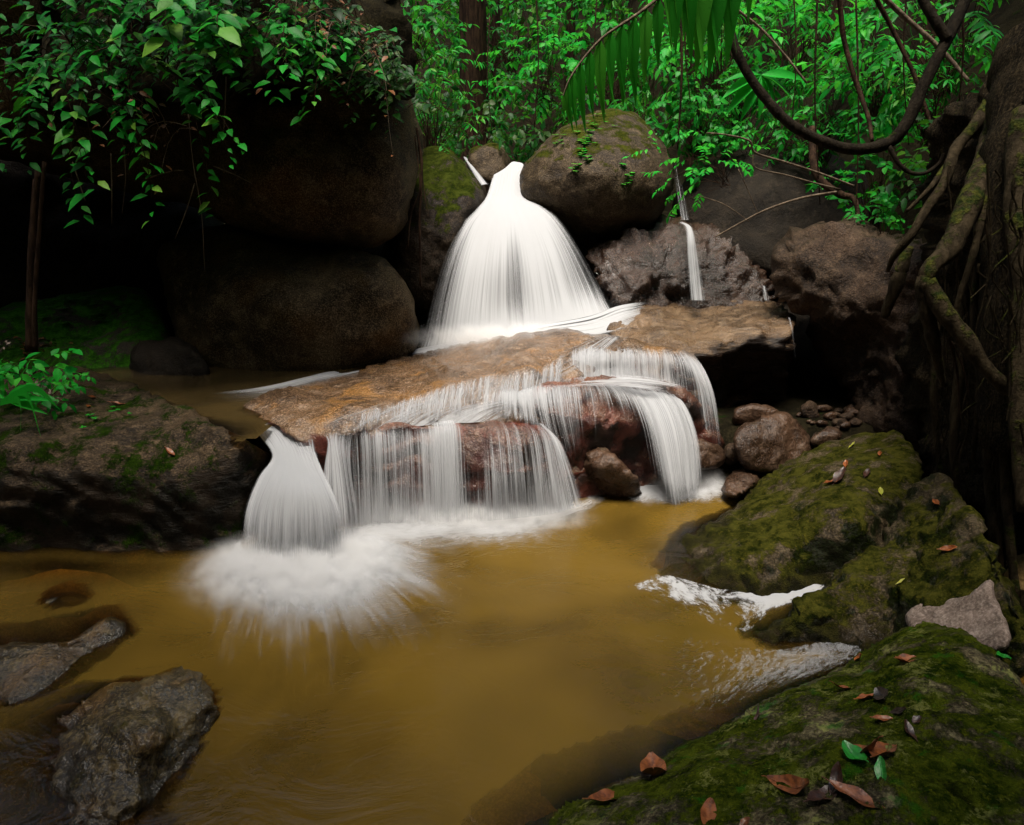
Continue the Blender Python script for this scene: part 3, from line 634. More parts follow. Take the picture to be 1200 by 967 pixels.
rock('rock', 'wedge shaped wet brown rock rising from the pool in the lower left corner',
     [(-60, 1030), (-30, 940), (30, 880), (90, 828), (140, 803), (185, 787), (218, 786), (248, 812), (258, 850), (235, 905), (205, 970), (190, 1050)],
     [(215, 790, (.11,)), (150, 802, (.10,)), (100, 835, (.04,)), (240, 815, (.10,)), (170, 870, (.16,)), (240, 850, (.0,)), (190, 900, (.04,)), (150, 945, (.03,)), (60, 900, (-.015,)), (40, 970, (-.03,)), (170, 985, (-.05,)), (-20, 960, (-.07,)), (120, 1020, (-.03,))],
     M['pool rock'], bulge=.06, thick=.3, sharp=5, step=4, amps=((.016, 5), (.012, 12), (.005, 35), (.002, 80)), seed=25, cat='rock', facets=((.02, 7), (.012, 18)))
rock('rock', 'small submerged dark stone in the shallow water near the left boulder',
     [(48, 708), (62, 698), (85, 694), (105, 700), (112, 712), (95, 722), (65, 722)], [(80, 700, (-.01,)), (80, 718, (-.03,)), (110, 712, (-.05,))], M['pool rock'], bulge=.04, thick=.1, step=3, amps=((.01, 8), (.005, 20)), seed=26, cat='rock')

stones = [
 ('squarish brown stone with a moss smear, largest of the stones at the slab head', [(859, 520), (868, 500), (895, 487), (922, 486), (945, 505), (953, 530), (930, 550), (900, 556), (872, 548)], [(900, 500, 4.1), (880, 540, 3.95), (945, 530, 4.1)], 'cobble', 27),
 ('smooth reddish stone lying flat behind the squarish stone', [(857, 492), (866, 477), (890, 473), (912, 480), (917, 492), (895, 502), (868, 502)], [(888, 485, 4.4)], 'cobble', 28),
 ('round dark cobble standing at the back of the hollow', [(938, 488), (941, 474), (950, 470), (958, 477), (959, 491), (949, 497)], [(949, 484, 4.6)], 'right', 29),
 ('pale pinkish cobble at the head of the mossy slab', [(948, 516), (960, 505), (980, 503), (985, 512), (972, 525), (955, 526)], [(966, 515, 4.15)], 'cobble', 30),
 ('flat topped grey brown stone at the foot of the right curtain', [(778, 530), (795, 518), (820, 515), (845, 522), (850, 538), (835, 552), (800, 556), (780, 548)], [(815, 525, 4.0), (800, 545, 3.88)], 'cobble', 31),
 ('low buff stone in the shallows between the falls and the slab', [(846, 568), (858, 552), (878, 546), (890, 556), (885, 570), (868, 582), (850, 580)], [(868, 556, 3.95), (868, 576, 3.7)], 'cobble', 32),
 ('small dark stone tucked between the flat topped stone and the squarish stone', [(846, 535), (852, 522), (862, 520), (868, 532), (862, 545), (850, 545)], [(857, 532, 4.15)], 'right', 33),
]
for lab, ol, ct, mt, sd in stones:
    rock('stone', lab, ol, ct, M[mt], bulge=.12, thick=.2, step=3, amps=((.02, 5), (.008, 14), (.003, 40)), seed=sd, facets=((.008, 9),), cat='stone', group='loose stones at the foot of the falls', jit=1.0)
rnd = random.Random(5)
for k in range(34):
    px = rnd.uniform(905, 1030); py = rnd.uniform(478, 520)
    if py > 545 - (px - 880) * .33 - 2: py = rnd.uniform(480, 500)
    r = rnd.uniform(4, 11); ar = rnd.uniform(.5, .8); n = 7
    ol = [(px + r * math.cos(a) * rnd.uniform(.8, 1.15), py + r * ar * math.sin(a) * rnd.uniform(.8, 1.15)) for a in np.linspace(0, 2 * math.pi, n, endpoint=False)]
    rock('cobble', 'small wet red brown cobble in the heap under the dark hollow', ol, [(px, py, float(hit('ground', px, py + r * ar * .5)[0][1]) - .03)], M['cobble' if rnd.random() < .7 else 'right'], bulge=.06, thick=.08, step=2.5, amps=((.01, 9), (.004, 30)), seed=40 + k, cat='cobble', group='cobbles heaped under the hollow', jit=.6)

# root wall on the right
rock('root_wall', 'tall dark bank of matted roots and moss at the right edge',
     [(1098, 150), (1130, 120), (1180, 80), (1330, 40), (1330, 900), (1230, 860), (1185, 770), (1160, 700), (1130, 640), (1100, 580), (1082, 530), (1072, 470), (1070, 400), (1080, 330), (1088, 240)],
     [(1110, 180, 3.9), (1200, 150, 3.2), (1080, 350, 3.8), (1085, 500, 3.6), (1150, 400, 3.3), (1200, 400, 2.9), (1130, 600, 3.1), (1180, 600, 2.8), (1200, 750, 2.4), (1300, 500, 2.4), (1300, 800, 2.1)],
     M['wall'], bulge=.25, thick=.8, sharp=3, step=5, amps=((.08, 1.8), (.05, 5), (.02, 13), (.006, 40)), seed=90, cat='root wall', facets=((.08, 3),))

# ================================================================ WATER: pools
def pool(name, label, x0, x1, y0, y1, z, step, mat, keys, depth_scale, kind='structure', clip=None):
    xs = np.arange(x0, x1 + step, step); ys = np.arange(y0, y1 + step, step)
    X, Y_ = np.meshgrid(xs, ys); V = np.c_[X.ravel(), Y_.ravel(), np.full(X.size, z)]
    dep = np.full(len(V), 9.0); dn = Vector((0, 0, -1)); up = Vector((0, 0, 1))
    for i, v in enumerate(V):
        p = Vector(v); l, n, f, d = ALL.ray_cast(p, dn)
        if l is not None: dep[i] = d
        l, n, f, d = ALL.ray_cast(p, up, 1.2)
        if l is not None and n.z > 0: dep[i] = 0.0
    tb = 1 - np.exp(-dep / depth_scale)
    nx = len(xs); ii = (np.arange(len(ys) - 1)[:, None] * nx + np.arange(nx - 1)[None]).ravel()
    if clip:                                         # the shore line of the pool, laid out on its own level
        sh = np.array([W(a, b, z)[:2] for a, b in clip]); ctr = (V[ii] + V[ii + nx + 1])[:, :2] / 2; ii = ii[inside(sh, ctr)]
    o = put(name, V, [np.stack([ii, ii + 1, ii + nx + 1, ii + nx], 1)], mat, attrs={'turbid': np.clip(tb, 0, .97)}, origin=(0, 0, z))
    o['kind'] = kind; o['label'] = label
    return o
POOLKEYS = None
ALL = BVHTree.FromPolygons(ALLV, ALLT)
pool('pool_water', 'murky ochre water of the plunge pool', -5.2, 3.4, -1.6, 4.9, 0.0, .024, M['pool'], POOLKEYS, .32)
UP = [(-60, 405), (60, 440), (115, 443), (150, 456), (200, 478), (245, 500), (278, 518), (305, 512), (318, 500), (300, 480), (420, 445), (520, 425), (530, 405), (400, 404), (100, 404)]
pool('upper_pool_water', 'brown water of the upper pool under the dark boulders', -4.2, .2, 3.2, 6.6, .62, .05, M['upper pool'], POOLKEYS, .12, clip=UP)

# ================================================================ WATER: falls
def sheet(rails, nu=90, nv=46, dy=0.0, seed=0, wob=.005, edge=.05):
    """rails: list of flow lines, each a list of (px,py,Y[,dens]); lofted into one water sheet"""
    R = []
    for r in rails:
        a = np.array([list(P(q[0], q[1], (q[2] if not isinstance(q[2], tuple) else YZ(q[0], q[1], q[2][0])) + dy)) + [q[3] if len(q) > 3 else 1.0] for q in r])
        c = catmull(a, 12); t = np.linspace(0, len(c) - 1, nv); i = np.arange(len(c))
        R.append(np.stack([np.interp(t, i, c[:, k]) for k in range(4)], 1))
    R = np.array(R)                                  # rails, nv, 4
    out = []
    for k in range(nv):
        c = catmull(R[:, k], 12); t = np.linspace(0, len(c) - 1, nu); i = np.arange(len(c))
        out.append(np.stack([np.interp(t, i, c[:, m]) for m in range(4)], 1))
    G_ = np.array(out)                               # nv, nu, 4
    V = G_[..., :3].reshape(-1, 3); dens = np.clip(G_[..., 3], 0, 1).ravel()
    uu, vv = np.meshgrid(np.linspace(0, 1, nu), np.linspace(0, 1, nv))
    if edge: dens = dens * np.minimum(smooth01(-.25 * edge, edge, uu.ravel()), smooth01(-.25 * edge, edge, 1 - uu.ravel()))
    V[:, 1] += wob * fbm(np.c_[uu.ravel() * 25, vv.ravel() * 2, np.full(len(V), seed * 3.3)], 2)
    ii = (np.arange(nv - 1)[:, None] * nu + np.arange(nu - 1)[None]).ravel()
    return V, np.stack([ii, ii + 1, ii + nu + 1, ii + nu], 1), np.c_[uu.ravel(), vv.ravel()], dens
DOME = 'broad ochre bedrock dome below the main waterfall, water fanning over it'
def drape(V, lift):
    o = Vector((0, 0, CAM_H)); W_ = V.copy()
    for i, v in enumerate(V):
        d = (Vector(v) - o); L = d.length; d.normalize(); l, n, f, dist = BVH[DOME].ray_cast(o, d)
        if l is not None and abs(dist - L) < .6:
            if n.dot(d) > 0: n = -n
            W_[i] = np.array(l + n * lift)
    return W_
def fall(label, layers, loc, name='waterfall', cat='waterfall', part='water_veil'):
    root = empty(name, loc); tag(root, label, cat)
    for k, (rails, mat, dy, kw) in enumerate(layers):
        kw = dict(kw); lift = kw.pop('lift', None)
        V, Fq, uv, dens = sheet(rails, dy=dy, seed=k + 1, **kw)
        if lift: V = drape(V, lift)
        put(part, V, [Fq], mat, parent=root, uv=uv, attrs={'dens': dens})
    return root

S = {}
S['main'] = silk_mat('main fall silk', 70, .7, 1.0, .6, 1.0, .4)
S['main2'] = silk_mat('main fall inner silk', 95, .6, 7.0, .6, 1.0, .45)
S['main3'] = silk_mat('main fall back silk', 50, .6, 17.0, .5, 1.0, .4)
S['cur'] = silk_mat('curtain silk', 75, .7, 3.0, .42, .9, .45)
S['cur2'] = silk_mat('curtain fine silk', 130, .6, 9.0, .45, .8, .4)
S['film'] = silk_mat('flowing film', 34, 2.4, 5.0, .34, .85, .35, warp=.5)
S['film2'] = silk_mat('short threads', 60, .8, 21.0, .4, .9, .4)
S['band'] = silk_mat('smooth foam band', 9, 3.0, 2.0, .5, 1.0, .3, warp=.4)
S['foam'] = silk_mat('churned foam', 9, 5.0, 4.0, .9, .9, .4, white=(.50, .51, .53), warp=1.0)
S['splash'] = silk_mat('splash streaks', 15, 1.2, 6.0, 1.0, .8, .30, white=(.47, .48, .50), warp=.8)
S['thin'] = silk_mat('thin trickle', 14, 1.0, 8.0, .35, .9, .4)

mt = [  # main fall: from the notch, over the hump, fanning to the dome
 [(576, 206, 6.95, .7), (568, 230, 6.6, .6), (555, 245, 6.3, .4), (537, 263, 6.15, .3), (518, 296, 6.0, .25), (501, 345, 5.9, .25), (488, 392, 5.82, .3), (478, 420, 5.75, .4)],
 [(584, 202, 6.95, 1), (577, 229, 6.55, 1), (566, 245, 6.2, .85), (552, 263, 6.0, .7), (537, 298, 5.85, .5), (524, 347, 5.76, .42), (516, 393, 5.7, .55), (510, 416, 5.62, .9)],
 [(592, 197, 6.95, 1), (586, 228, 6.5, 1), (580, 244, 6.05, 1), (572, 264, 5.85, .85), (563, 303, 5.7, .78), (556, 352, 5.63, .7), (552, 390, 5.58, .8), (548, 410, 5.5, 1)],
 [(600, 190, 6.95, 1), (596, 228, 6.45, 1), (595, 243, 6.0, 1), (594, 264, 5.78, .85), (594, 306, 5.62, .55), (595, 355, 5.55, .48), (597, 386, 5.5, .8), (598, 404, 5.42, 1)],
 [(606, 190, 6.95, 1), (604, 228, 6.47, 1), (612, 243, 6.06, 1), (621, 263, 5.84, .9), (633, 302, 5.70, .78), (642, 349, 5.62, .7), (646, 380, 5.55, .85), (648, 394, 5.46, 1)],
 [(611, 191, 6.95, 1), (610, 228, 6.55, 1), (627, 242, 6.2, .9), (643, 259, 5.98, .7), (662, 292, 5.85, .5), (680, 335, 5.78, .45), (690, 364, 5.7, .75), (694, 376, 5.62, .9)],
 [(614, 193, 6.95, .7), (617, 228, 6.62, .6), (640, 242, 6.35, .4), (660, 256, 6.15, .3), (684, 285, 6.02, .25), (709, 322, 5.94, .25), (724, 350, 5.85, .35), (736, 364, 5.78, .4)]]
def thin(rails, f):
    return [[(a, b, c, d[0] * f if d else f) for a, b, c, *d in r] for r in rails]
fall('tall white main waterfall fanning from the notch between the boulders',
     [(mt, S['main'], 0, dict(nu=160, nv=60, edge=.14)), (thin(mt, .8), S['main2'], .06, dict(nu=160, nv=60, edge=.08)), (thin(mt, .75), S['main3'], .13, dict(nu=120, nv=50, edge=.1))], P(600, 390, 5.6))
fall('foaming white run along the foot of the main waterfall',
     [([[(760, 352, 5.75, 0), (725, 358, 5.65, .75), (690, 370, 5.55, .95), (640, 380, 5.5, 1), (580, 392, 5.55, 1), (520, 402, 5.65, 1), (470, 412, 5.7, .9), (420, 420, 5.6, .8), (380, 433, 5.2, .6), (310, 447, 4.85, .4), (235, 458, 4.6, 0)],
        [(775, 362, 5.5, 0), (735, 372, 5.4, .5), (700, 384, 5.35, .95), (645, 391, 5.3, 1), (580, 402, 5.35, 1), (520, 412, 5.45, 1), (470, 422, 5.45, 1), (420, 430, 5.35, .95), (380, 440, (.64,), .8), (310, 456, (.64,), .6), (240, 463, (.64,), .1)],
        [(770, 372, 5.2, 0), (745, 385, 5.05, .1), (700, 396, 5.05, .3), (645, 402, 5.0, .5), (580, 413, 5.02, .5), (520, 423, 5.15, .45), (470, 427, 5.2, .5), (420, 436, (.64,), .6), (380, 446, (.635,), .4), (310, 464, (.635,), .2), (240, 468, (.635,), 0)]],
       S['band'], 0, dict(nu=40, nv=120, wob=.03))], P(520, 405, 5.4), name='rapid', cat='rapid')
# wide lower curtain over the front step
cur = [
 [(392, 503, 3.42, .1), (393, 512, 3.38, .45), (395, 570, 3.37, .5), (400, 625, 3.37, .65)],
 [(415, 502, 3.46, .1), (416, 516, 3.40, .30), (418, 565, 3.38, .4), (420, 622, 3.38, .65)],
 [(440, 500, 3.5, .2), (442, 515, 3.42, .55), (444, 565, 3.4, .5), (446, 620, 3.4, .7)],
 [(470, 498, 3.52, .2), (471, 515, 3.44, .42), (473, 560, 3.41, .36), (475, 618, 3.41, .6)],
 [(498, 496, 3.54, .2), (500, 512, 3.46, .5), (502, 560, 3.42, .45), (504, 616, 3.42, .6)],
 [(524, 493, 3.56, .6), (527, 508, 3.47, .75), (529, 560, 3.43, .62), (531, 614, 3.43, .7)],
 [(545, 491, 3.57, .15), (549, 508, 3.46, .22), (552, 560, 3.41, .34), (554, 612, 3.42, .55)],
 [(585, 491, 3.58, .25), (592, 508, 3.46, .36), (597, 555, 3.40, .46), (600, 608, 3.43, .6)],
 [(620, 493, 3.6, .2), (634, 510, 3.5, .4), (642, 555, 3.46, .42), (648, 602, 3.47, .55)],
 [(642, 499, 3.62, .6), (662, 520, 3.58, .65), (678, 550, 3.58, .55), (692, 590, 3.58, .6)]]
fall('wide thin curtain of water draped over the front bedrock step',
     [(cur, S['cur'], 0, dict(nu=220, nv=40)), (thin(cur, .8), S['cur2'], -.025, dict(nu=220, nv=40))], P(520, 605, 3.5))
# left spout
ls = [
 [(284, 488, 3.72, .2), (302, 511, 3.48, .6), (318, 534, 3.27, .85), (301, 560, 3.12, .8), (285, 600, 3.05, .55), (279, 652, 3.02, .15)],
 [(300, 489, 3.72, .35), (321, 513, 3.46, .75), (331, 538, 3.25, 1), (321, 563, 3.07, .95), (309, 600, 3.0, .75), (305, 660, 2.96, .25)],
 [(318, 496, 3.66, .3), (337, 518, 3.42, .8), (345, 542, 3.23, 1), (345, 567, 3.05, 1), (344, 600, 2.98, .8), (343, 666, 2.93, .3)],
 [(338, 505, 3.55, .2), (351, 524, 3.38, .6), (359, 545, 3.23, .95), (369, 569, 3.06, .95), (377, 600, 3.0, .75), (381, 662, 2.96, .25)],
 [(372, 510, 3.46, .3), (372, 530, 3.34, .7), (378, 548, 3.23, .85), (391, 575, 3.09, .8), (403, 605, 3.05, .5), (412, 652, 3.02, .12)]]
fall('short gushing spout between the long left boulder and the bedrock dome',
     [(ls, S['main'], 0, dict(nu=110, nv=46, edge=.12)), (thin(ls, .85), S['cur2'], -.04, dict(nu=110, nv=46)), (thin(ls, .9), S['main2'], .05, dict(nu=80, nv=40))], P(340, 640, 3.1))
rj = [[(374, 508, 3.45, .2), (383, 518, 3.32, .5), (379, 548, 3.24, .6), (374, 600, 3.14, .4), (372, 648, 3.08, .1)], [(392, 503, 3.45, .3), (392, 520, 3.3, .6), (397, 550, 3.24, .6), (402, 600, 3.17, .5), (404, 645, 3.12, .15)], [(415, 503, 3.45, .2), (412, 525, 3.34, .4), (413, 555, 3.29, .4), (420, 600, 3.25, .35), (424, 635, 3.22, .1)]]
fall('narrow jet beside the gushing spout, joining it from the dome edge', [(rj, S['cur'], -.02, dict(nu=40, nv=30))], P(390, 590, 3.2))
# upper right curtain over the crest and the second step
uc = [
 [(636, 440, 4.3, .15), (634, 450, 4.2, .4), (634, 470, 4.0, .5), (636, 500, 3.75, .6)],
 [(665, 405, 4.62, .2), (664, 420, 4.48, .6), (664, 435, 4.42, .6), (665, 450, 4.36, .7)],
 [(700, 404, 4.62, .3), (700, 416, 4.42, .7), (700, 434, 4.38, .65), (700, 450, 4.34, .8)],
 [(745, 405, 4.6, .2), (747, 416, 4.4, .55), (748, 434, 4.36, .55), (750, 450, 4.34, .7)],
 [(785, 408, 4.55, .2), (792, 420, 4.36, .5), (795, 438, 4.32, .4), (797, 460, 4.3, .4)],
 [(802, 410, 4.5, .3), (818, 432, 4.32, .75), (830, 465, 4.26, .55), (839, 525, 4.2, .25)],
 [(812, 412, 4.55, .2), (828, 436, 4.36, .5), (840, 470, 4.3, .35), (849, 528, 4.24, .1)]]
fall('upper right curtain dropping from the dome crest to the middle step', [(uc[1:], S['cur'], -.04, dict(nu=120, nv=34)), (thin(uc[1:], .8), S['cur2'], -.08, dict(nu=120, nv=34))], P(740, 450, 4.3))
lc = [
 [(560, 452, 3.95, .1), (555, 468, 3.8, .35), (548, 482, 3.65, .3), (546, 490, 3.58, .3), (545, 498, 3.5, .1)],
 [(610, 446, 4.15, .2), (610, 460, 3.9, .7), (612, 478, 3.75, .45), (613, 488, 3.62, .4), (614, 498, 3.55, .2)],
 [(650, 447, 4.15, .4), (652, 462, 3.85, .55), (656, 490, 3.74, .4), (663, 520, 3.72, .3), (668, 545, 3.72, .05)],
 [(690, 449, 4.2, .4), (694, 460, 3.92, .4), (698, 490, 3.8, .2), (700, 520, 3.8, .1), (702, 545, 3.8, 0)],
 [(715, 449, 4.2, .6), (730, 462, 3.98, .5), (742, 495, 3.86, .12), (748, 530, 3.86, .05), (752, 560, 3.86, 0)],
 [(738, 449, 4.25, .6), (758, 470, 4.0, .8), (772, 505, 3.86, .75), (783, 560, 3.8, .65), (788, 592, 3.8, .3)],
 [(765, 452, 4.25, .55), (784, 470, 4.05, .8), (798, 505, 3.92, .75), (805, 560, 3.85, .6), (809, 592, 3.83, .25)],
 [(790, 458, 4.25, .6), (808, 478, 4.12, .6), (822, 515, 4.05, .4), (827, 555, 4.0, .35), (830, 582, 3.98, .1)]]
fall('middle cascade pouring over the dark middle step into the pool', [(lc, S['cur'], -.05, dict(nu=150, nv=40)), (thin(lc, .75), S['cur2'], -.09, dict(nu=150, nv=40))], P(760, 565, 3.9))
# film of water on the dome
fl = [
 [(690, 391, (.96,), .1), (560, 432, (.84,), .12), (470, 462, (.74,), .16), (400, 486, (.68,), .2), (350, 500, (.64,), .1)],
 [(704, 392, (.96,), .25), (600, 432, (.86,), .16), (510, 460, (.76,), .2), (440, 486, (.68,), .3), (400, 505, (.645,), .3)],
 [(716, 393, (.96,), .4), (650, 432, (.88,), .25), (560, 462, (.75,), .3), (490, 482, (.69,), .36), (450, 503, (.65,), .4)],
 [(728, 394, (.96,), .35), (690, 425, (.91,), .3), (620, 462, (.74,), .42), (550, 480, (.69,), .42), (520, 497, (.645,), .5)],
 [(742, 396, (.96,), .1), (715, 420, (.93,), .2), (665, 462, (.74,), .4), (620, 480, (.69,), .4), (590, 494, (.65,), .4)]]
fall('thin sheet of water sliding down the ochre dome', [(thin(fl, 1.25), S['film'], 0, dict(nu=110, nv=70, wob=.0, lift=.006))], P(600, 470, 3.9), name='water_film', cat='water film')
tf = [
 [(395, 492, 3.7, .0), (394, 497, 3.6, .25), (392, 504, 3.5, .3), (391, 512, 3.4, .2)],
 [(440, 478, 3.8, .1), (440, 484, 3.7, .45), (438, 494, 3.6, .5), (437, 504, 3.5, .3)],
 [(485, 464, 3.9, .1), (484, 471, 3.8, .5), (482, 484, 3.65, .55), (480, 498, 3.5, .35)],
 [(530, 449, 4.1, .1), (528, 457, 3.95, .5), (525, 474, 3.75, .55), (522, 492, 3.6, .35)],
 [(580, 436, 4.3, .1), (577, 446, 4.1, .5), (574, 466, 3.85, .5), (571, 490, 3.62, .3)],
 [(630, 428, 4.4, .1), (628, 440, 4.2, .5), (624, 464, 3.9, .5), (620, 490, 3.65, .3)],
 [(668, 405, 4.7, .1), (664, 424, 4.4, .5), (660, 446, 4.2, .55), (655, 462, 4.0, .4)]]
fall('row of short threads tumbling over the worn edge across the dome', [(thin(tf, .85), S['film2'], 0, dict(nu=150, nv=24, wob=.0, lift=.014)), (thin(tf, .75), S['cur'], 0, dict(nu=150, nv=24, wob=.0, lift=.022))], P(540, 480, 3.7), name='water_film', cat='water film')
fs = [[(630, 446, 4.2, 0), (690, 441, 4.28, .35), (740, 440, 4.28, .45), (790, 446, 4.22, .3), (815, 452, 4.2, 0)], [(630, 452, 4.02, .1), (690, 448, 4.1, .5), (740, 448, 4.12, .6), (790, 455, 4.1, .35), (815, 462, 4.1, 0)], [(630, 458, 3.9, 0), (692, 455, 3.95, .3), (742, 455, 3.98, .4), (790, 462, 4.02, .2), (815, 470, 4.02, 0)]]
fall('smooth white water spreading along the middle step shelf', [(fs, S['band'], -.07, dict(nu=30, nv=60))], P(720, 448, 4.1), name='water_film', cat='water film')
# thin falls on the right
fall('thin white cascade dropping down the fractured rock right of the round boulder',
     [([[(793, 262, 6.05, .6), (802, 268, 5.95, .9), (804, 300, 5.72, .8), (806, 352, 5.5, .5)], [(800, 260, 6.05, .5), (809, 268, 5.93, .75), (812, 300, 5.7, .7), (817, 352, 5.48, .62)], [(806, 262, 6.05, .5), (813, 270, 5.95, .6), (820, 300, 5.72, .6), (827, 352, 5.5, .7)]], S['thin'], 0, dict(nu=30, nv=30, edge=.42))], P(815, 352, 5.5))
fall('faint threads of water high above the thin right cascade',
     [([[(786, 185, 6.6, .2), (790, 215, 6.5, .5), (796, 258, 6.2, .5)], [(792, 185, 6.58, .2), (796, 215, 6.48, .35), (803, 258, 6.2, .45)], [(797, 188, 6.6, .2), (801, 215, 6.5, .4), (808, 258, 6.2, .5)]], S['thin'], 0, dict(nu=20, nv=20, edge=.42))], P(798, 258, 6.2))
fall('tiny trickle off the far end of the flat ledge',
     [([[(921, 372, 4.75, .3), (925, 388, 4.7, .2), (930, 430, 4.7, .1), (932, 455, 4.7, 0)], [(925, 372, 4.75, .5), (929, 388, 4.7, .4), (934, 430, 4.7, .15), (937, 455, 4.7, .05)], [(927, 373, 4.75, .3), (932, 388, 4.7, .15), (938, 430, 4.7, .1), (941, 455, 4.7, 0)]], S['thin'], 0, dict(nu=14, nv=20, edge=.42))], P(930, 450, 4.7))
fall('tiny rill in the rock cleft beside the fractured rock',
     [([[(892, 335, 5.7, .7), (894, 352, 5.6, .7)], [(896, 335, 5.7, .5), (899, 352, 5.6, .5)], [(899, 336, 5.7, .4), (903, 352, 5.6, .4)]], S['thin'], 0, dict(nu=10, nv=10, edge=.42))], P(897, 352, 5.6))
fall('narrow white chute left of the small wedged boulder',
     [([[(541, 184, 7.1, .4), (549, 198, 6.95, .4), (562, 218, 6.7, .4)], [(545, 184, 7.1, .7), (555, 198, 6.95, .75), (568, 216, 6.7, .8)], [(549, 186, 7.1, .4), (560, 200, 6.95, .4), (573, 216, 6.7, .4)]], S['thin'], 0, dict(nu=20, nv=20, edge=.42))], P(560, 215, 6.7))

# splash and foam on the pool
def radial_foam(name, label, c, r, ang, mat, h=.05, lift=.006, n=160, nr=26, dens=(1, 1, .8, .4, 0), squash=(1, 1), seed=0):
    cx, cy = c[0], c[1]; th = np.linspace(ang[0], ang[1], n); rr = np.linspace(.02, 1, nr)
    T_, R_ = np.meshgrid(th, rr); rad = r * R_ * (1 + .16 * fbm(np.c_[T_.ravel() * 2.2, np.zeros(T_.size), np.full(T_.size, seed)], 3)).reshape(T_.shape)
    x = cx + rad * np.cos(T_) * squash[0]; y = cy + rad * np.sin(T_) * squash[1]
    zz = lift + h * np.exp(-(R_ / .42) ** 2) * (1 + .5 * fbm(np.c_[x.ravel() * 9, y.ravel() * 9, np.full(x.size, seed)], 3)).reshape(x.shape)
    V = np.c_[x.ravel(), y.ravel(), zz.ravel()]
    d = np.interp(R_.ravel(), np.linspace(0, 1, len(dens)), dens)
    edge = np.minimum(smooth01(0, .12, (T_ - ang[0]) / (ang[1] - ang[0])), smooth01(0, .12, (ang[1] - T_) / (ang[1] - ang[0]))).ravel() if ang[1] - ang[0] < 6.2 else 1
    ii = (np.arange(nr - 1)[:, None] * n + np.arange(n - 1)[None]).ravel()
    o = put(name, V, [np.stack([ii, ii + 1, ii + n + 1, ii + n], 1)], mat, uv=np.c_[(T_.ravel() - ang[0]) / 6.283, R_.ravel()], attrs={'dens': d * edge})
    o['kind'] = 'stuff'; o['label'] = label
    return o
def splash_sheet(label, rails, mat, nu, nv, seed, h, lift, reach):
    V, Fq, uv, dens = sheet(rails, nu, nv, wob=0, edge=.10)
    u, v = uv[:, 0], uv[:, 1]
    n1 = fbm(np.c_[u * 4.5, v * 1.0, np.full(len(u), seed)], 3); n2 = fbm(np.c_[V[:, 0] * 9, V[:, 1] * 9, np.full(len(u), seed + 4)], 3)
    vv = np.clip(v * reach * (1 + .16 * n1), 0, 1)
    dens = dens * (.5 if reach < .9 else 1) * smooth01(-.05, .12, v) * np.interp(vv, [0, .25, .45, .65, .85, 1], [.85, .74, .55, .36, .16, 0])
    V[:, 2] = lift + h * np.exp(-(v / .3) ** 2) * (.7 + .6 * n2) + .008 * n2 * (1 - v)
    o = put('splash_foam', V, [Fq], mat, uv=uv, attrs={'dens': dens}); o['kind'] = 'stuff'; o['label'] = label
Z = (0.0,)
SPL = [[(288, 632, Z), (268, 640, Z), (250, 650, Z), (232, 662, Z)], [(286, 645, Z), (268, 664, Z), (252, 690, Z), (236, 730, Z)], [(300, 655, Z), (288, 690, Z), (272, 735, Z), (258, 785, Z)],
       [(325, 660, Z), (320, 705, Z), (312, 755, Z), (304, 805, Z)], [(350, 662, Z), (354, 710, Z), (358, 760, Z), (362, 815, Z)], [(378, 660, Z), (396, 705, Z), (412, 750, Z), (430, 800, Z)],
       [(400, 655, Z), (436, 688, Z), (468, 722, Z), (498, 760, Z)], [(412, 648, Z), (458, 668, Z), (500, 690, Z), (536, 712, Z)], [(418, 638, Z), (466, 648, Z), (512, 658, Z), (552, 664, Z)], [(418, 628, Z), (462, 632, Z), (505, 636, Z), (540, 638, Z)]]
for k, (sd, h, lf, rc) in enumerate([(1, .02, .006, .82), (5, .02, .010, 1.2), (9, .03, .016, 1.75)]):
    splash_sheet('white splash spreading over the pool from the gushing left spout', SPL, S['splash'] if k < 2 else S['foam'], 200, 60, sd, h, lf, rc)
def foam_strip(label, rails, mat, nu=30, nv=90, wob=.0):
    V, Fq, uv, dens = sheet(rails, nu, nv, wob=0)
    V[:, 2] += .006 * np.clip(fbm(V * 14, 3), 0, 1)
    o = put('foam', V, [Fq], mat, uv=np.c_[uv[:, 0] * .5, uv[:, 1] * 2], attrs={'dens': dens}); o['kind'] = 'stuff'; o['label'] = label
foam_strip('white foam line at the foot of the wide curtain',
     [[(395, 614, (.06,), .2), (450, 608, (.06,), .25), (530, 605, (.06,), .25), (600, 598, (.06,), .25), (660, 589, (.05,), .2), (700, 577, (.04,), .1)],
      [(395, 630, (.03,), .75), (450, 624, (.03,), .75), (530, 619, (.03,), .7), (600, 612, (.03,), .75), (660, 600, (.03,), .65), (708, 584, (.02,), .25)],
      [(425, 652, (.010,), .6), (462, 640, (.010,), .45), (530, 632, (.010,), .4), (600, 628, (.010,), .5), (650, 614, (.010,), .35), (712, 591, (.010,), .1)],
      [(450, 684, (.005,), 0), (490, 668, (.005,), 0), (535, 656, (.005,), 0), (605, 654, (.005,), 0), (660, 636, (.005,), 0), (712, 602, (.005,), 0)]], S['foam'])
foam_strip('white foam at the foot of the middle cascade',
     [[(730, 570, (.03,), .2), (770, 556, (.05,), .8), (810, 552, (.05,), .8), (850, 560, (.03,), .1)],
      [(735, 582, (.015,), .4), (775, 570, (.02,), 1), (815, 568, (.02,), 1), (860, 574, (.01,), .2)],
      [(740, 592, (.006,), .1), (780, 583, (.008,), .6), (820, 580, (.008,), .7), (862, 584, (.006,), .1)],
      [(750, 600, (.005,), 0), (785, 594, (.005,), .05), (820, 591, (.005,), .1), (850, 592, (.005,), 0)]], S['foam'], nv=50)
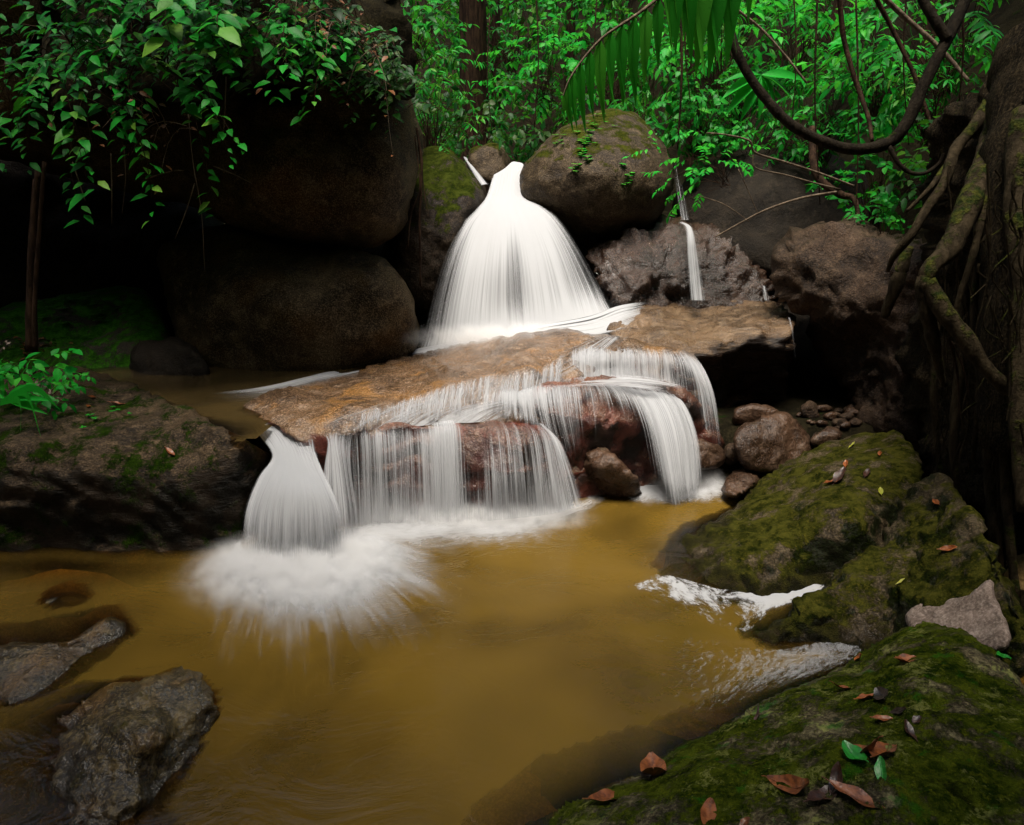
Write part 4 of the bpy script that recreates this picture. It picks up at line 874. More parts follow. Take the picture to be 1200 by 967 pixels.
foam_strip('white water behind the flat topped stone',
     [[(790, 516, (.10,), 0), (830, 513, (.10,), .4), (868, 514, (.10,), 0)], [(790, 522, (.07,), .2), (830, 521, (.07,), .75), (868, 524, (.07,), .3)], [(795, 534, (.03,), 0), (838, 534, (.03,), .35), (868, 538, (.03,), 0)]], S['foam'], nv=30)
S['patch'] = silk_mat('drifting foam', 7.5, 6.0, 11.0, .36, .8, .40, white=(.50, .51, .53), warp=.7, trans=.2, iso=True)
S['fleck'] = silk_mat('foam flecks', 10, 8, 13.0, .4, .40, .45, white=(.45, .46, .48), warp=1.2, trans=.2, iso=True)
S['sheen'] = silk_mat('faint drifting foam', 26, 9, 15.0, .5, .07, .3, warp=1.8, trans=.2)
foam_strip('raft of white foam drifting in the inlet by the mossy slab',
     [[(730, 685, (.006,), 0), (770, 672, (.006,), .3), (810, 680, (.006,), .45), (850, 690, (.006,), .5), (900, 684, (.006,), .75), (950, 672, (.006,), .8), (985, 664, (.006,), .2)],
      [(735, 692, (.006,), .2), (770, 684, (.006,), .55), (815, 694, (.006,), .6), (850, 702, (.006,), .42), (900, 694, (.006,), .8), (945, 686, (.006,), .95), (985, 672, (.006,), .4)],
      [(750, 700, (.006,), .05), (790, 700, (.006,), .35), (830, 715, (.006,), .38), (870, 718, (.006,), .3), (905, 704, (.006,), .85), (940, 696, (.006,), .85), (980, 682, (.006,), .3)],
      [(760, 712, (.006,), 0), (800, 722, (.006,), .1), (840, 735, (.006,), .28), (875, 742, (.006,), .32), (905, 716, (.006,), .4), (935, 705, (.006,), .4), (975, 692, (.006,), .1)]], S['patch'], nu=50, nv=120)
foam_strip('foam flecks between the dark mossy boulder and the foreground boulder',
     [[(810, 740, (.006,), .15), (860, 755, (.006,), .3), (910, 760, (.006,), .45), (960, 752, (.006,), .55), (1010, 748, (.006,), .4)],
      [(790, 770, (.006,), .2), (850, 780, (.006,), .35), (905, 775, (.006,), .5), (960, 768, (.006,), .6), (1010, 760, (.006,), .5)],
      [(760, 800, (.006,), .1), (830, 808, (.006,), .3), (890, 798, (.006,), .45), (950, 786, (.006,), .5), (1005, 770, (.006,), .4)],
      [(720, 850, (.006,), 0), (800, 850, (.006,), .1), (860, 826, (.006,), .2), (930, 800, (.006,), .25), (1000, 776, (.006,), .2)]], S['fleck'], nu=50, nv=90)

# soft spray hanging where the water lands
def mist(label, c, r, dens, seed=0):
    t = NT('fine spray'); tc = t.n('ShaderNodeTexCoord'); ob = tc.outputs['Object']
    ln = t.n('ShaderNodeVectorMath', operation='LENGTH'); t.set(ln.inputs[0], ob)
    geo = t.n('ShaderNodeNewGeometry'); n = t.noise(geo.outputs['Position'], 9, 4, .6)
    d = t.math('MULTIPLY', t.math('POWER', t.ss(1.0, .0, ln.outputs['Value']), 1.5), t.ss(.30, .68, n))
    v = t.n('ShaderNodeVolumeScatter'); v.inputs['Color'].default_value = (.97, .98, 1, 1); v.inputs['Anisotropy'].default_value = 0
    t.set(v.inputs['Density'], t.math('MULTIPLY', d, dens))
    t.t.links.new(v.outputs[0], t.out.inputs['Volume'])
    th, ph = np.meshgrid(np.linspace(0, 2 * np.pi, 24, endpoint=False), np.linspace(.12, np.pi - .12, 11))
    V = np.c_[(np.sin(ph) * np.cos(th)).ravel(), (np.sin(ph) * np.sin(th)).ravel(), np.cos(ph).ravel()]; V = np.vstack([V, [0, 0, 1], [0, 0, -1]])
    i, k = np.meshgrid(np.arange(10), np.arange(24), indexing='ij'); a = (i * 24 + k).ravel(); b = (i * 24 + (k + 1) % 24).ravel()
    q = np.stack([a, a + 24, b + 24, b], 1); kk = np.arange(24)
    tr = np.vstack([np.stack([np.full(24, 264), kk, (kk + 1) % 24], 1), np.stack([np.full(24, 265), 240 + (kk + 1) % 24, 240 + kk], 1)])
    o = put('mist', V, [q, tr], t.m, origin=(0, 0, 0)); o.location = c; o.scale = r; o['kind'] = 'stuff'; o['label'] = label
mist('soft spray over the splash of the left spout', W(350, 672) + np.array([0, .02, .03]), (.70, .50, .16), 85)
mist('soft spray at the foot of the wide curtain', W(540, 618) + np.array([0, .04, .03]), (.95, .2, .15), 70)
mist('soft spray at the foot of the middle cascade', W(800, 570) + np.array([0, .04, .03]), (.38, .2, .15), 70)
mist('soft spray at the foot of the main waterfall', P(600, 395, 5.35), (1.15, .34, .17), 16)

# ================================================================ VEGETATION
def bush(name, label, c, r, n_tw, lpt, ls, mat, seed=0, base=None, tpl='mid', droop=.35, stem=.004, cat='shrub', group=None, bark='bark', flat=.75, up=.55, wv=1.0, loc=None):
    """a plant: stems rising from its base to twig tips spread through the crown, leaves in alternate rows along each twig"""
    R = np.random.RandomState(seed + 100)
    c = P(*c) if loc is None else np.array(loc, float); r = np.array(r, float)
    base = c - np.array([0, 0, r[2]]) if base is None else (P(*base) if len(base) == 3 and not isinstance(base, np.ndarray) else base)
    d = R.normal(size=(n_tw, 3)); d /= np.linalg.norm(d, axis=1)[:, None]
    tips = c + d * r * (R.uniform(.25, 1, (n_tw, 1)) ** .6) * (1 + .25 * R.normal(size=(n_tw, 1)))
    T = np.linspace(0, 1, 8)[:, None]
    stems, pos, di, nr, sz, ww = [], [], [], [], [], []
    for k in range(n_tw):
        tip = tips[k]; b = base + R.normal(size=3) * r * .08
        mid = (b + tip) / 2 + np.array([0, 0, .25 * r[2]]) + R.normal(size=3) * r * .15
        pts = (1 - T) ** 2 * b + 2 * T * (1 - T) * mid + T ** 2 * tip
        out = tip - c; out[2] *= .4; out = out / (np.linalg.norm(out) + 1e-6) + R.normal(size=3) * .35
        tw = [tip]
        L = ls * lpt * .30
        dr = np.array(out) / np.linalg.norm(out)
        nseg = 4
        for q in range(nseg):
            dr = dr + np.array([0, 0, -droop * .35]); dr /= np.linalg.norm(dr); tw.append(tw[-1] + dr * L / nseg)
        path = np.vstack([pts, tw[1:]])
        if stem: stems.append(tube(path[::2] if len(path) > 6 else path, np.linspace(stem, stem * .25, 6), sides=4, n=2)[:2])
        tw = np.array(tw); tt = np.linspace(.05, 1, lpt); seg = tt * (len(tw) - 1); i0 = np.minimum(seg.astype(int), len(tw) - 2); fr = (seg - i0)[:, None]
        pp = tw[i0] * (1 - fr) + tw[i0 + 1] * fr; ax = tw[i0 + 1] - tw[i0]; ax /= np.linalg.norm(ax, axis=1)[:, None]
        upv = np.array([0, -.25, 1.0]); sd = np.cross(ax, upv); sd /= np.linalg.norm(sd, axis=1)[:, None] + 1e-6
        sg = np.where(np.arange(lpt) % 2, 1, -1)[:, None] * np.where(np.arange(lpt) == lpt - 1, 0, 1)[:, None]
        dd = ax * up + sd * sg + np.array([0, 0, -droop * .6]) + R.normal(size=(lpt, 3)) * .25
        nn = np.cross(sd, ax); nn = np.where(nn[:, 2:3] < 0, -nn, nn) * flat + R.normal(size=(lpt, 3)) * .32 + np.array([0, -.1, .25])
        pos.append(pp); di.append(dd); nr.append(nn); sz.append(ls * R.uniform(.6, 1.25, lpt)); ww.append(wv * R.uniform(.8, 1.2, lpt))
    root = empty(name, base); tag(root, label, cat, group)
    V, Fq = leaves(np.vstack(pos), np.vstack(di), np.vstack(nr), np.concatenate(sz), tpl, np.concatenate(ww))
    put('foliage', V, [Fq], M[mat], parent=root)
    if stem:
        V, Fs = join(stems); put('stem', V, Fs, M[bark], parent=root)
    return root
def hanging(name, label, anchors, lens, n, ls, mat, seed=0, out=.35, gap=.05, cat='hanging shrub', tpl='mid', stem=.004, side=.25, bark='bark', wv=1.0, loose=.3):
    """stems that spring out from a ledge and fall; anchors: list of (px,py,Y) along the ledge"""
    R = np.random.RandomState(seed + 500); A = np.array([P(*a) for a in anchors])
    stems, pos, di, nr, sz = [], [], [], [], []
    for k in range(n):
        t = R.uniform(0, len(A) - 1) if len(A) > 1 else 0; i = int(min(t, max(len(A) - 2, 0))); f = t - i
        p = A[i] * (1 - f) + A[min(i + 1, len(A) - 1)] * f + R.normal(size=3) * .06
        L = R.uniform(*lens); m = max(6, int(L / .06))
        v = np.array([R.normal() * side, -R.uniform(.4, 1.0) * out / .35, R.uniform(-.1, .9)]); v /= np.linalg.norm(v)
        path = [p]
        for q in range(m):
            v = v + np.array([R.normal() * .10, R.normal() * .08 + .06 * (v[1] < -.1), -.17]) ; v /= np.linalg.norm(v)
            path.append(path[-1] + v * L / m)
        path = np.array(path); stems.append(tube(path[::3] if m > 8 else path, np.linspace(stem, stem * .4, 5), sides=4, n=2)[:2])
        nl = int(L / gap); tt = np.linspace(.12, 1, nl) * m; i0 = np.minimum(tt.astype(int), m - 1); fr = (tt - i0)[:, None]
        pp = path[i0] * (1 - fr) + path[i0 + 1] * fr; ax = path[i0 + 1] - path[i0]; ax /= np.linalg.norm(ax, axis=1)[:, None]
        ang = R.uniform(0, 2 * np.pi, nl); rnd_ = np.c_[np.cos(ang), -np.abs(np.sin(ang)) * .8 - .15, R.uniform(-.3, .25, nl)]
        pos.append(pp + rnd_ * .02); di.append(rnd_ + np.array([0, 0, -.35])); nr.append(np.c_[R.normal(size=nl) * loose, -.45 + R.normal(size=nl) * loose, np.full(nl, .85)]); sz.append(ls * R.uniform(.4, 1.0, nl) * np.where(R.uniform(size=nl) < .15, 1.6, 1.15))
    root = empty(name, A.mean(0)); tag(root, label, cat)
    V, Fq = leaves(np.vstack(pos), np.vstack(di), np.vstack(nr), np.concatenate(sz), tpl, np.full(sum(map(len, pos)), wv))
    put('foliage', V, [Fq], M[mat], parent=root)
    V, Fs = join(stems); put('stem', V, Fs, M[bark], parent=root)
    return root
def frond_geo(path, npair, L, w, seed=0, droop=.6, prof=lambda t: np.sin(np.pi * (t * .86 + .12)) ** .7, tpl='blade', hang=None, rad=.004):
    R = np.random.RandomState(seed); c = catmull(path, 12); m = len(c)
    tt = np.linspace(.08, 1, npair); i = tt * (m - 1); i0 = np.minimum(i.astype(int), m - 2); fr = (i - i0)[:, None]
    pp = c[i0] * (1 - fr) + c[i0 + 1] * fr; ax = c[i0 + 1] - c[i0]; ax /= np.linalg.norm(ax, axis=1)[:, None]
    sd = np.cross(ax, [0, -.15, 1.0]); sd /= np.linalg.norm(sd, axis=1)[:, None]; nn = np.cross(sd, ax)
    pos, di, nr, sz = [], [], [], []
    for s in (-1, 1):
        dd = sd * s + ax * .45 + np.array([0, 0, -droop]) + R.normal(size=(npair, 3)) * .06
        if hang is not None: dd = dd * (1 - hang) + np.array([0, 0, -1.0]) * hang
        pos.append(pp); di.append(dd); nr.append(nn + sd * s * .4 + R.normal(size=(npair, 3)) * .1); sz.append(L * prof(tt) * R.uniform(.85, 1.1, npair))
    V, Fq = leaves(np.vstack(pos), np.vstack(di), np.vstack(nr), np.concatenate(sz), tpl, np.full(2 * npair, w))
    return (V, Fq), tube(c[::6], np.linspace(rad, rad * .35, 6), sides=5, n=3)[:2]

# far wood beyond the stream: one mass nobody could count
R = np.random.RandomState(3)
def clump_cloud(n_cl, per, box, cl_r, ls, zfun=None):
    cx = R.uniform(box[0], box[1], n_cl); cy = R.uniform(box[2], box[3], n_cl); g = terrain_z(cx, cy)
    cz = g + R.uniform(box[4], box[5], n_cl) ** 1.0
    cc = np.c_[cx, cy, cz]
    d = R.normal(size=(n_cl, per, 3)); d /= np.linalg.norm(d, axis=2)[..., None]
    rr = cl_r * R.uniform(.6, 1.5, (n_cl, 1, 1))
    p = cc[:, None] + d * rr * (R.uniform(.2, 1, (n_cl, per, 1)) ** .5) * np.array([1, 1, .6])
    dd = d + R.normal(size=d.shape) * .4 + np.array([0, 0, -.5]); nn = R.normal(size=d.shape) * .4 + np.array([0, -.15, 1])
    return p.reshape(-1, 3), dd.reshape(-1, 3), nn.reshape(-1, 3), (ls * R.uniform(.6, 1.3, n_cl * per))
parts = [clump_cloud(260, 60, (-13, 13, 11.5, 18, .2, 6.5), .55, .19), clump_cloud(380, 46, (-22, 22, 17, 28, .2, 9), .9, .32)]
p, d, n_, s_ = (np.concatenate([q[k] for q in parts]) for k in range(4))
V, Fq = leaves(p, d, n_, s_, 'lo')
o = put('forest', V, [Fq], M['forestleaf'], origin=(0, 15, 3)); o['kind'] = 'stuff'; o['label'] = 'dense rainforest foliage beyond the waterfall'

def tree(label, px, Y, wpx, lean=0.0, h=9.0, crown=(2.0, 1.6, 1.2), ncl=16, seed=0, mat='bark', group='tree trunks in the forest', cm='leaf', x=None, lobe=.25):
    R = np.random.RandomState(seed + 900)
    x0 = P(px, 200, Y)[0] if x is None else x
    b = np.array([x0, Y, float(terrain_z(np.array([x0]), np.array([Y]))[0]) - .2])
    r0 = wpx / F * Y / 2 * 1.05
    root = empty('tree', b); tag(root, label, 'tree', group)
    pts = [b + np.array([lean * t + .12 * math.sin(3 * t + seed), .05 * math.sin(5 * t + seed), h * t]) for t in np.linspace(0, 1, 7)]
    tr = [tube(pts, [r0 * 1.35, r0 * 1.05, r0, r0 * .92, r0 * .85, r0 * .7, r0 * .45], 12, 6, seed, .12)]
    top = pts[-1]; cl = []
    for k in range(7):
        a = 6.283 * k / 7 + R.uniform(-.3, .3); q = top + np.array([math.cos(a) * crown[0] * .7, math.sin(a) * crown[1] * .7, R.uniform(.1, 1.2)])
        tr.append(tube([pts[-2 if k % 2 else -1], (pts[-1] + q) / 2 + np.array([0, 0, .3]), q], [r0 * .4, r0 * .25, r0 * .08], 6, 5, seed + k, .1)); cl.append(q)
    Vt, Ft = join(tr); put('trunk', Vt, Ft, M[mat], parent=root)
    cc = top + np.array([0, 0, .6]) + R.normal(size=(ncl, 3)) * np.array(crown) * .55
    per = 55; dd = R.normal(size=(ncl, per, 3)); dd /= np.linalg.norm(dd, axis=2)[..., None]
    p = (cc[:, None] + dd * R.uniform(.15, .75, (ncl, per, 1))).reshape(-1, 3)
    V, Fq = leaves(p, (dd + np.array([0, 0, -.4])).reshape(-1, 3), R.normal(size=(ncl * per, 3)) * .4 + np.array([0, 0, 1]), lobe * R.uniform(.7, 1.3, ncl * per), 'lo')
    put('crown', V, [Fq], M[cm], parent=root)
    return root
tree('thickest reddish brown tree trunk, in shade behind the notch of the main waterfall', 546, 10.2, 27, .1, 8.5, seed=1)
tree('slim dark trunk rising behind the great round boulder', 806, 9.6, 13, -.2, 8.5, seed=2)
tree('thin grey trunk left of the palm frond, far in the wood', 664, 13.0, 9, .3, 9, seed=3)
tree('thin dark trunk far in the wood just right of the thickest trunk', 592, 13.5, 10, -.2, 9, seed=4)
tree('straight dark trunk standing behind the hanging liana loop', 1070, 7.6, 13, .1, 8, seed=5)
tree('slender pale trunk in the undergrowth below the lobed leaf', 948, 8.4, 8, .2, 8, seed=6)
tree('thin trunk in deep shade above the hanging shrubs', 455, 9.6, 12, .2, 8, seed=7)
# unseen trees added so their crowns shade the banks and near pool
bank = [(-6.6, 1.8, 7.6, (2.6, 2.6, 1.0)), (6.2, 2.2, 7.4, (2.4, 2.4, 1.0)), (-2.4, -2.2, 8.0, (3.0, 1.9, 1.0)), (2.4, -2.2, 8.0, (3.0, 1.9, 1.0))]
bl = ['beside the left bank of the pool', 'on the right bank over the root wall', 'downstream of the pool by the left bank', 'downstream of the pool by the right bank']
for k, ((x, y, h, cr), lb) in enumerate(zip(bank, bl)):
    tree('unseen shade tree ' + lb, 0, y, 40, 0, h, cr, ncl=150, seed=20 + k, x=x, group='unseen shade trees', lobe=.34)

# ---- hanging shrubs over the left boulder
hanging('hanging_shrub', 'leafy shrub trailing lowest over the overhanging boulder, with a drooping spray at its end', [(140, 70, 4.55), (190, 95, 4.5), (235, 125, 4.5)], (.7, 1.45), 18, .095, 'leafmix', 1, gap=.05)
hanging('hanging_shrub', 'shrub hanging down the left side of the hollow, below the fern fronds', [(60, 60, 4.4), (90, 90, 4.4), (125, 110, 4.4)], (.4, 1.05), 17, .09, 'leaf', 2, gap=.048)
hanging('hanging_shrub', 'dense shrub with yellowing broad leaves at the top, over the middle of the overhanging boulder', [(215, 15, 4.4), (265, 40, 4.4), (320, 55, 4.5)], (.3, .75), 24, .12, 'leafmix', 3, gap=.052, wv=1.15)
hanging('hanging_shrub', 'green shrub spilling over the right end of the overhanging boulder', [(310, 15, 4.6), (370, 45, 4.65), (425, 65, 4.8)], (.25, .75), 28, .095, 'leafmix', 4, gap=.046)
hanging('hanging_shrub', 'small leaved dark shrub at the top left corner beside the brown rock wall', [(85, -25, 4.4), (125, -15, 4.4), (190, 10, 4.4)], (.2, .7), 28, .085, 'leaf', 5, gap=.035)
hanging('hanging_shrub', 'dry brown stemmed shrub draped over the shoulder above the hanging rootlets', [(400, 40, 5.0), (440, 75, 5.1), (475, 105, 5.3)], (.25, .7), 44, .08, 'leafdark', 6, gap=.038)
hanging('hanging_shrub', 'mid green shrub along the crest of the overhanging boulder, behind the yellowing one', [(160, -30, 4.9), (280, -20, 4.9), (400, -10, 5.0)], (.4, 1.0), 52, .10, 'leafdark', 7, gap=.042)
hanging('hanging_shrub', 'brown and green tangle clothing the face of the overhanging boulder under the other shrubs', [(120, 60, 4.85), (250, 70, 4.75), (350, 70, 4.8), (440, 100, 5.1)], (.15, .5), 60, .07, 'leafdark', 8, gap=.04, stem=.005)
hanging('dry_tangle', 'dry tan twig tangle with dead leaves at the right end of the hanging shrubs', [(370, 10, 4.7), (420, 50, 4.75), (470, 95, 4.9)], (.3, .8), 34, .05, 'deadleaf', 9, gap=.11, cat='dry twigs', bark='twig', stem=.0035)
hanging('dry_tangle', 'dry brown rootlets with withered leaves dangling between the two left hanging shrubs', [(110, 110, 4.5), (160, 140, 4.5), (230, 150, 4.6)], (.3, .7), 14, .05, 'deadleaf', 10, gap=.12, cat='dry twigs', bark='twig', stem=.003)
def litter_band(label, a, b, n, seed, spread=.18, mat='soil'):
    pass
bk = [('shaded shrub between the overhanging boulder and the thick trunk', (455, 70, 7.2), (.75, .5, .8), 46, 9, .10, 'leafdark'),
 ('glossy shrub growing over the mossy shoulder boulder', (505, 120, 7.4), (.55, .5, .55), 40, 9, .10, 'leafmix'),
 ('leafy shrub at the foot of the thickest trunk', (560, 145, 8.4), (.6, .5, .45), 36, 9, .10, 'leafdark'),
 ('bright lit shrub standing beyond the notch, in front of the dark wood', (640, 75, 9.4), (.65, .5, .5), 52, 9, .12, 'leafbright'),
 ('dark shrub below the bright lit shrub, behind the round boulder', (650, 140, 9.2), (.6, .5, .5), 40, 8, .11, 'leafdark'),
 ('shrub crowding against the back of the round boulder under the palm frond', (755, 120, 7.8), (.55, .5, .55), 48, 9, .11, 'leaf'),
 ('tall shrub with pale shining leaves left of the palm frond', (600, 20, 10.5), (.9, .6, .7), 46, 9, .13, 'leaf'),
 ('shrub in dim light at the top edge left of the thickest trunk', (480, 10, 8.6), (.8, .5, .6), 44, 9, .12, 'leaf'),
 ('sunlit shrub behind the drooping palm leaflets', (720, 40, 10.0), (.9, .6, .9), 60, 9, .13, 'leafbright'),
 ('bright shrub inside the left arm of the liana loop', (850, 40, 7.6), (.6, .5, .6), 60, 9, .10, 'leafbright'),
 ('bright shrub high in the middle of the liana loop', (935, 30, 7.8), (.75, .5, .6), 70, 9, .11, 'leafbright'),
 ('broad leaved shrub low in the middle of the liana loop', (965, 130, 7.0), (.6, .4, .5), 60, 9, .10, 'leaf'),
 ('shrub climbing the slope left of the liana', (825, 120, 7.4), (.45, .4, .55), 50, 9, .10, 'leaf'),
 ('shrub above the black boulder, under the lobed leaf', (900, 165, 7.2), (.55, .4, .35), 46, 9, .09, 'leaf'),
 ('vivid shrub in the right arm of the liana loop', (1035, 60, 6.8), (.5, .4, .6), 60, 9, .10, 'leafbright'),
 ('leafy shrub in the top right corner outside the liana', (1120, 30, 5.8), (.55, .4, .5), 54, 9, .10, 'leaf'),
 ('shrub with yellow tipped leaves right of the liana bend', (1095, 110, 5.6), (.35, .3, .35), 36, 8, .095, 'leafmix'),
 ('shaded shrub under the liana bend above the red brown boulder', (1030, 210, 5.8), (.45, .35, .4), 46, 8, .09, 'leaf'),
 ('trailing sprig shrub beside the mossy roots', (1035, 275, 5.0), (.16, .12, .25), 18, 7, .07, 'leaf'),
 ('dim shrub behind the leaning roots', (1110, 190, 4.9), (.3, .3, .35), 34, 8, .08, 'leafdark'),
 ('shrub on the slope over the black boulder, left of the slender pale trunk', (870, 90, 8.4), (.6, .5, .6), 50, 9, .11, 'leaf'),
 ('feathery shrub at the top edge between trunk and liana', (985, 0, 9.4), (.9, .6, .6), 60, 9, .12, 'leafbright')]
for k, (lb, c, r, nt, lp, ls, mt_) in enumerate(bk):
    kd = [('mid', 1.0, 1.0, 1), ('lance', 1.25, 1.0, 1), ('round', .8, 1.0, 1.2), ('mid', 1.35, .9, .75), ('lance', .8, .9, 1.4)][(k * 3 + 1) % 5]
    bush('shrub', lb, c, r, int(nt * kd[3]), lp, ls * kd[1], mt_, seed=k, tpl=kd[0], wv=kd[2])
# sparse small leaved shrub with bare pale twigs over the thin cascade
bush('shrub', 'sparse small leaved shrub with bare pale twigs, arching over the thin right cascade', (825, 195, 5.4), (.34, .25, .32), 22, 9, .062, 'leafbright', seed=60, base=P(850, 215, 5.5), stem=.0025, bark='bark')

# ferns, palm frond, lobed leaf
root = empty('fern', P(105, 25, 4.45)); tag(root, 'fern with drooping narrow fronds among the hanging shrubs', 'fern')
lv, rc = [], []
for k, (x1, y1, x2, y2) in enumerate([(100, 20, 92, 85), (110, 15, 112, 95), (115, 20, 138, 80), (95, 15, 80, 40), (118, 15, 150, 35), (104, 25, 100, 70), (108, 20, 126, 90)]):
    a, b = P(x1, y1, 4.45), P(x2, y2, 4.3); m_ = (a + b) / 2 + np.array([0, -.05, .06])
    g, r_ = frond_geo([a, m_, b], 22, .055, 1.6, k, .25, rad=.003); lv.append(g); rc.append(r_)
V, Fs = join(lv); put('leaflets', V, Fs, M['fern'], parent=root); V, Fs = join(rc); put('rachis', V, Fs, M['twig'], parent=root)
def palm(label, path, npair, L, w, seed, hang, prof=None):
    root = empty('palm_frond', path[0]); tag(root, label, 'palm frond')
    g, r_ = frond_geo(path, npair, L, w, seed, .5, prof or (lambda t: np.clip(np.sin(np.pi * (t * .9 + .08)), .12, 1) ** .6), hang=hang, rad=.012)
    put('leaflets', g[0], [g[1]], M['fern'], parent=root); put('rachis', r_[0], [r_[1]], M['twig'], parent=root)
palm('large palm frond arching in from the top, its long leaflets drooping above the round boulder', [P(840, -70, 4.2), P(790, -18, 4.1), P(745, 18, 4.0), P(705, 45, 3.95), P(672, 85, 3.9), P(660, 112, 3.9)], 15, .42, 1.15, 1, .93)
palm('second palm frond at the top edge, only the tips of its leaflets hanging into view', [P(915, -90, 4.0), P(860, -75, 3.95), P(810, -62, 3.9), P(770, -50, 3.9)], 9, .60, 1.3, 2, .9)
def flat_leaf(label, name, segs, px, py, Y, L, mat, cat, nrm=(0, -.6, .8), seed=0):
    R = np.random.RandomState(seed); b = P(px, py, Y); pos, di, nr, sz, ww = [], [], [], [], []
    for ang, ln, w in segs:
        a = math.radians(ang); pos.append(b); di.append([math.cos(a), -.25, math.sin(a)]); nr.append(np.array(nrm) + R.normal(size=3) * .15); sz.append(L * ln); ww.append(w)
    V, Fq = leaves(np.array(pos), np.array(di), np.array(nr), np.array(sz), 'hi', np.array(ww))
    root = empty(name, b); tag(root, label, cat); put('blade', V, [Fq], M[mat], parent=root)
    return root
flat_leaf('big bright lobed leaf inside the left arm of the liana loop', 'lobed_leaf', [(200, 1, .6), (222, 1.1, .5), (245, 1, .5), (275, .9, .5), (305, .8, .5), (335, .9, .5), (0, 1, .5), (180, .9, .5)], 892, 88, 5.6, .36, 'leafbright', 'leaf')
b0 = P(20, 452, 3.5)
root = flat_leaf('clump of long arching strap leaves at the left edge, on the long boulder', 'strap_leaf_plant', [(150, .8, .4), (35, .9, .4), (10, 1.0, .38), (-10, .9, .4), (165, 1, .4)], 8, 468, 3.35, .26, 'leafbright', 'plant', seed=3)
lv = []
for k, (x1, y1, x2, y2, x3, y3) in enumerate([(0, 470, 30, 462, 48, 512), (-5, 475, 22, 470, 24, 512), (5, 468, 40, 455, 70, 480)]):
    a, m_, b = P(x1, y1, 3.3), P(x2, y2, 3.22), P(x3, y3, 3.15); cpt = catmull([a, m_, b], 8); w = .020 * np.sin(np.linspace(.25, 3.1, len(cpt)))
    V = np.vstack([cpt + np.c_[w * .2, w * 0, w], cpt - np.c_[w * .2, w * 0, w]]); nn = len(cpt); i = np.arange(nn - 1)
    lv.append((V, np.stack([i, i + 1, i + nn + 1, i + nn], 1)))
V, Fs = join(lv); put('strap_leaf', V, Fs, M['leafbright'], parent=root)
for k, (lb, c, r, nt, lp, ls, mt_) in enumerate([
    ('low leafy plant with cream flowers crowning the left end of the long boulder', (28, 430, 3.75), (.24, .16, .09), 20, 6, .075, 'leafbright'),
    ('sprig of light green leaves on the crest of the long boulder', (80, 440, 3.95), (.07, .06, .03), 7, 5, .05, 'leafbright'),
    ('low plant under the strap leaves on the long boulder', (50, 462, 3.55), (.12, .08, .07), 12, 5, .06, 'leaf')]):
    bush('plant', lb, c, r, nt, lp, ls, mt_, seed=80 + k, stem=.003, cat='plant')
fl_ = [P(x, y, Y) for x, y, Y in [(50, 448, 3.6), (46, 456, 3.58), (62, 465, 3.5), (3, 403, 3.7)]]
for k, b in enumerate(fl_):
    R = np.random.RandomState(k); n = 26; d = R.normal(size=(n, 3)); 
    V, Fq = leaves(b + d * .012, d, R.normal(size=(n, 3)), np.full(n, .022), 'lo'); tag(put('flower', V, [Fq], M['palesand']), ['cream flower tuft on the crest plant, uppermost on the boulder', 'cream flower tuft just below the uppermost one', 'cream flower tuft lowest, beside the strap leaves', 'cream flower tuft at the left edge above the strap leaves'][k], 'flower')
def sprouts(label, key, pts, n, ls, mat, seed=0, cat='plant', name='plant'):
    R = np.random.RandomState(seed); parts_ = []
    for px, py, sp in pts:
        for q in range(n):
            h, nn = hit(key, px + R.normal() * sp, py + R.normal() * sp * .7)
            if h is None: continue
            k = R.randint(3, 6); pos, di, nr, sz = [], [], [], []
            for j in range(k):
                a = 6.28 * j / k + R.uniform(0, 1); pos.append(h + np.array([0, -.01, .012])); di.append([math.cos(a), math.sin(a) - .3, .35]); nr.append([R.normal() * .2, -.3, 1]); sz.append(ls * R.uniform(.6, 1.3))
            parts_.append(leaves(np.array(pos), np.array(di), np.array(nr), np.array(sz), 'mid'))
    if not parts_: print('sprouts miss', label); return
    if len(parts_) == 1: return tag(put(name, parts_[0][0], [parts_[0][1]], M[mat]), label, cat)
    root = empty(name, parts_[0][0].mean(0)); tag(root, label, cat)
    for V, Fq in parts_: put('sprig', V, [Fq], M[mat], parent=root)
LB = 'long low mossy boulder left of the lower falls, its damp shade tinted face meeting the pool'
BB = 'great round tawny boulder with creeping plants, right of the main waterfall lip'
MM = 'dark green mossy mound in the shadowy hollow behind the long left boulder'
FB = 'great green mossy boulder nearest the viewer, strewn with fallen leaves'
sprouts('tiny three leaved seedling on the dark face of the long boulder', LB, [(97, 503, 1)], 1, .028, 'leafbright', 1)
sprouts('cluster of little green seedlings in a crack of the long boulder', LB, [(143, 482, 5), (112, 490, 4)], 4, .022, 'leaf', 2)
sprouts('single seedling under the crest of the long boulder', LB, [(80, 448, 3)], 3, .035, 'leafbright', 3)
sprouts('creeping plant trailing down the upper face of the round boulder', BB, [(690, 152, 9), (688, 165, 6), (682, 180, 5), (675, 195, 4)], 6, .05, 'leafmix', 4, 'creeper', 'creeper')
sprouts('small creeper on the right face of the round boulder', BB, [(728, 195, 4), (735, 205, 4), (732, 218, 3)], 3, .035, 'leafbright', 5, 'creeper', 'creeper')
sprouts('yellow green weeds crowning the round boulder top', BB, [(655, 165, 8), (705, 145, 8)], 7, .035, 'leafmix', 6, 'weeds', 'plant')
sprouts('low plants growing on the dark green mound', MM, [(75, 362, 14), (120, 370, 10), (95, 355, 8)], 9, .05, 'leafdark', 7)

